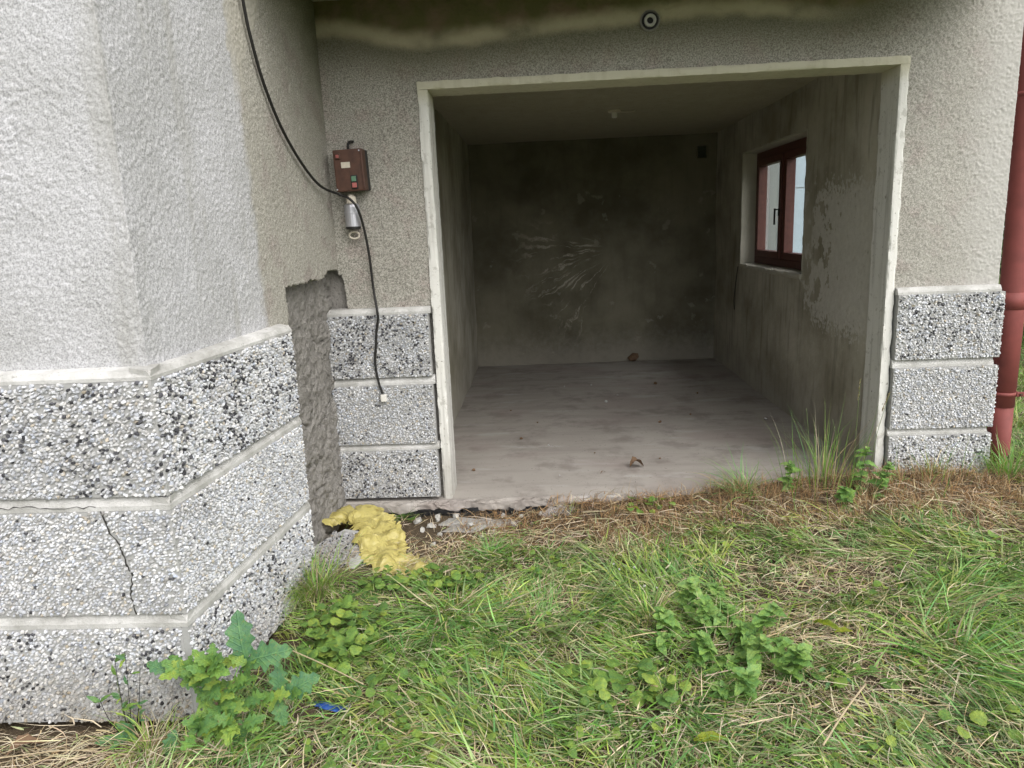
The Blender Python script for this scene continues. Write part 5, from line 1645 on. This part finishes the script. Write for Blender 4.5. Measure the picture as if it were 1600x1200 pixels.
mat_patch('ground_ivy', 'bright round-leaved ground ivy right of the oak sapling', -0.22, -1.36, 0.15, 0.24, 200, 0.036, 0.11, 701, IVY)
mat_patch('ground_ivy', 'dark ground ivy in front of the yellow sheet', 0.02, -0.90, 0.26, 0.13, 120, 0.034, 0.07, 702, IVY)
mat_patch('ground_ivy', 'scattered broad leaves left of the nettles at the front', 0.82, -1.66, 0.20, 0.13, 70, 0.042, 0.07, 703, IVY)
mat_patch('ground_ivy', 'sparse round leaves in the grass at the front centre', 0.22, -1.66, 0.34, 0.22, 90, 0.032, 0.06, 704, IVY)
mat_patch('ground_ivy', 'yellowish seedlings on the brown edge of the garage floor', 1.12, -0.24, 0.13, 0.07, 34, 0.030, 0.06, 705, [LONG[0], IVY[0], IVY[1]])
mat_patch('ground_ivy', 'few broad leaves on the far right of the yard', 2.35, -0.85, 0.3, 0.3, 26, 0.036, 0.07, 706, IVY)
mat_patch('ground_ivy', 'broad leaves scattered at the front right of the yard', 1.75, -1.75, 0.35, 0.22, 34, 0.036, 0.06, 707, IVY + [LONG[2]])

for i, (cx, cy, rx, ry, n, lab) in enumerate([(0.55, -1.30, 0.30, 0.12, 60, 'small round leaves in the cut grass left of the pale tuft'), (0.0, -1.95, 0.3, 0.12, 50, 'small broad leaves at the front edge right of the sapling'),
        (0.62, -1.90, 0.3, 0.12, 44, 'low broad leaves at the front edge left of the lime leaf'), (2.0, -1.15, 0.35, 0.2, 44, 'tiny broad leaves in the lush grass on the right'), (0.45, -0.75, 0.3, 0.12, 50, 'small dark leaves between the concrete lump and the grass'),
        (1.5, -0.6, 0.35, 0.15, 44, 'small leaves in front of the dry patch near the floor edge'), (1.45, -2.0, 0.3, 0.15, 40, 'scattered small leaves at the front under the pale stalk')]):
    mat_patch('ground_ivy', lab, cx, cy, rx, ry, n, 0.026, 0.06, 720 + i, IVY + [LONG[1]])
for x, y, s, a, lab in ((1.64, -1.40, 0.085, 2.3, 'bright yellow-green forked leaf on the dry patch right of the nettles'), (1.00, -1.96, 0.085, 0.15, 'large lime green leaf lying at the very front of the yard'), (1.62, -1.42, 0.06, 0.2, 'small lime leaf beside the forked leaf on the dry patch')):
    root = thing('loose_leaf', lab, 'leaf', (x, y, gz(x, y)))
    leaf(root, LONG[0], (x, y, gz(x, y) + 0.05), (math.cos(a), math.sin(a), 0.15), (0, -0.3, 1), s * 1.2)

# fallen stalks
for pts, rad, lab in (([(-0.43, -1.66, 0.02), (-0.40, -1.62, 0.03), (-0.33, -1.58, 0.035)], 0.0025, 'bent straw stalk lying over the dark hole by the sapling'),
                      ([(-0.33, -1.58, 0.035), (-0.2, -1.62, 0.0), (-0.05, -1.70, -0.02)], 0.0022, 'long pale stalk running from the dark hole to the blue scrap'),
                      ([(1.36, -2.0, -0.03), (1.48, -1.86, -0.02), (1.60, -1.72, -0.03)], 0.0032, 'pale thick dry stalk lying at the front right'),
                      ([(-1.25, -1.98, -0.085), (-0.95, -1.93, -0.08), (-0.72, -1.96, -0.075)], 0.002, 'long straw stalk lying in front of the bay plinth')):
    root = thing('dry_stalk', lab, 'stalk', pts[0])
    tube('stalk', spline(pts, 5), rad, MAT['drystalk'], root, 6)

# ------------------------------------------------------------------ beyond the yard: what the window looks out on
nb = thing('neighbour_house', 'white rendered neighbouring house seen through the left window pane', 'house', (8.5, 27.0, -0.1))
box('wall', 5.0, 11.0, 24, 34, -0.5, 7.0, MAT['nwall'], nb)
box('roof', 4.7, 11.3, 23.7, 34.3, 7.0, 7.4, MAT['nroof'], nb)
for (x0, z0) in ((5.6, 1.2), (7.0, 4.2)):
    box('window', x0, x0 + 0.9, 23.96, 24.02, z0, z0 + 1.2, MAT['frame'], nb)
bn = thing('barn', 'pale blue sheet metal barn seen through the right window pane', 'barn', (11.5, 22.0, -0.1))
for i in range(8):
    box('sheet_panel', 8.56 + i * 1.1, 8.56 + i * 1.1 + 1.09, 21.0, 21.03, -0.3, 2.35, MAT['sheet'], bn)
    box('sheet_panel', 8.56 + i * 1.1, 8.56 + i * 1.1 + 1.09, 21.0, 21.03, 2.38, 6.0, MAT['sheet'], bn)
box('core', 8.6, 17.2, 21.05, 23.5, -0.3, 5.9, MAT['nwall'], bn)
box('roof', 8.4, 17.5, 20.8, 23.7, 6.0, 6.2, MAT['nroof'], bn)


def shrub(x, y, h, rad, label, seed):
    r = np.random.default_rng(seed)
    root = thing('shrub', label, 'shrub', (x, y, gz(x, y)), 'shrubs beyond the side yard')
    z0 = gz(x, y)
    for j in range(5):
        a = j * 1.26
        tube('trunk', spline([(x, y, z0 - 0.05), (x + .15 * math.cos(a) * rad, y + .15 * math.sin(a) * rad, z0 + h * .4), (x + .5 * math.cos(a) * rad, y + .5 * math.sin(a) * rad, z0 + h * .8)], 4), 0.03, MAT['bark'], root, 6, 0.01)
    n = 9000
    cl = r.normal(0, 1, (70, 3)); cl /= np.linalg.norm(cl, axis=1)[:, None]; cl *= r.uniform(0.45, 1, (70, 1))
    c = cl[r.integers(0, 70, n)] + r.normal(0, 0.13, (n, 3))
    P = np.stack([x + c[:, 0] * rad, y + c[:, 1] * rad, z0 + h * 0.55 + c[:, 2] * h * 0.45], -1)
    d1 = r.normal(0, 1, (n, 3)); d1 /= np.linalg.norm(d1, axis=1)[:, None]; d2 = np.cross(d1, r.normal(0, 1, (n, 3))); d2 /= np.linalg.norm(d2, axis=1)[:, None]
    s = r.uniform(0.03, 0.06, (n, 1))
    V = np.stack([P - d1 * s, P + d2 * s * .5, P + d1 * s, P - d2 * s * .5], 1).reshape(-1, 3)
    cc = np.repeat(np.array([0.055, 0.10, 0.03]) * r.uniform(0.6, 1.7, (n, 1)), 4, 0)
    mk('crown', V, quads=np.arange(4 * n).reshape(-1, 4), mat=MAT['shrub'], colr=cc, parent=root)


shrub(6.4, 3.5, 2.2, 1.1, 'round green shrub nearest the downpipe in the side yard', 801)
shrub(7.6, 7.0, 2.8, 1.4, 'taller green shrub farther back in the side yard', 802)
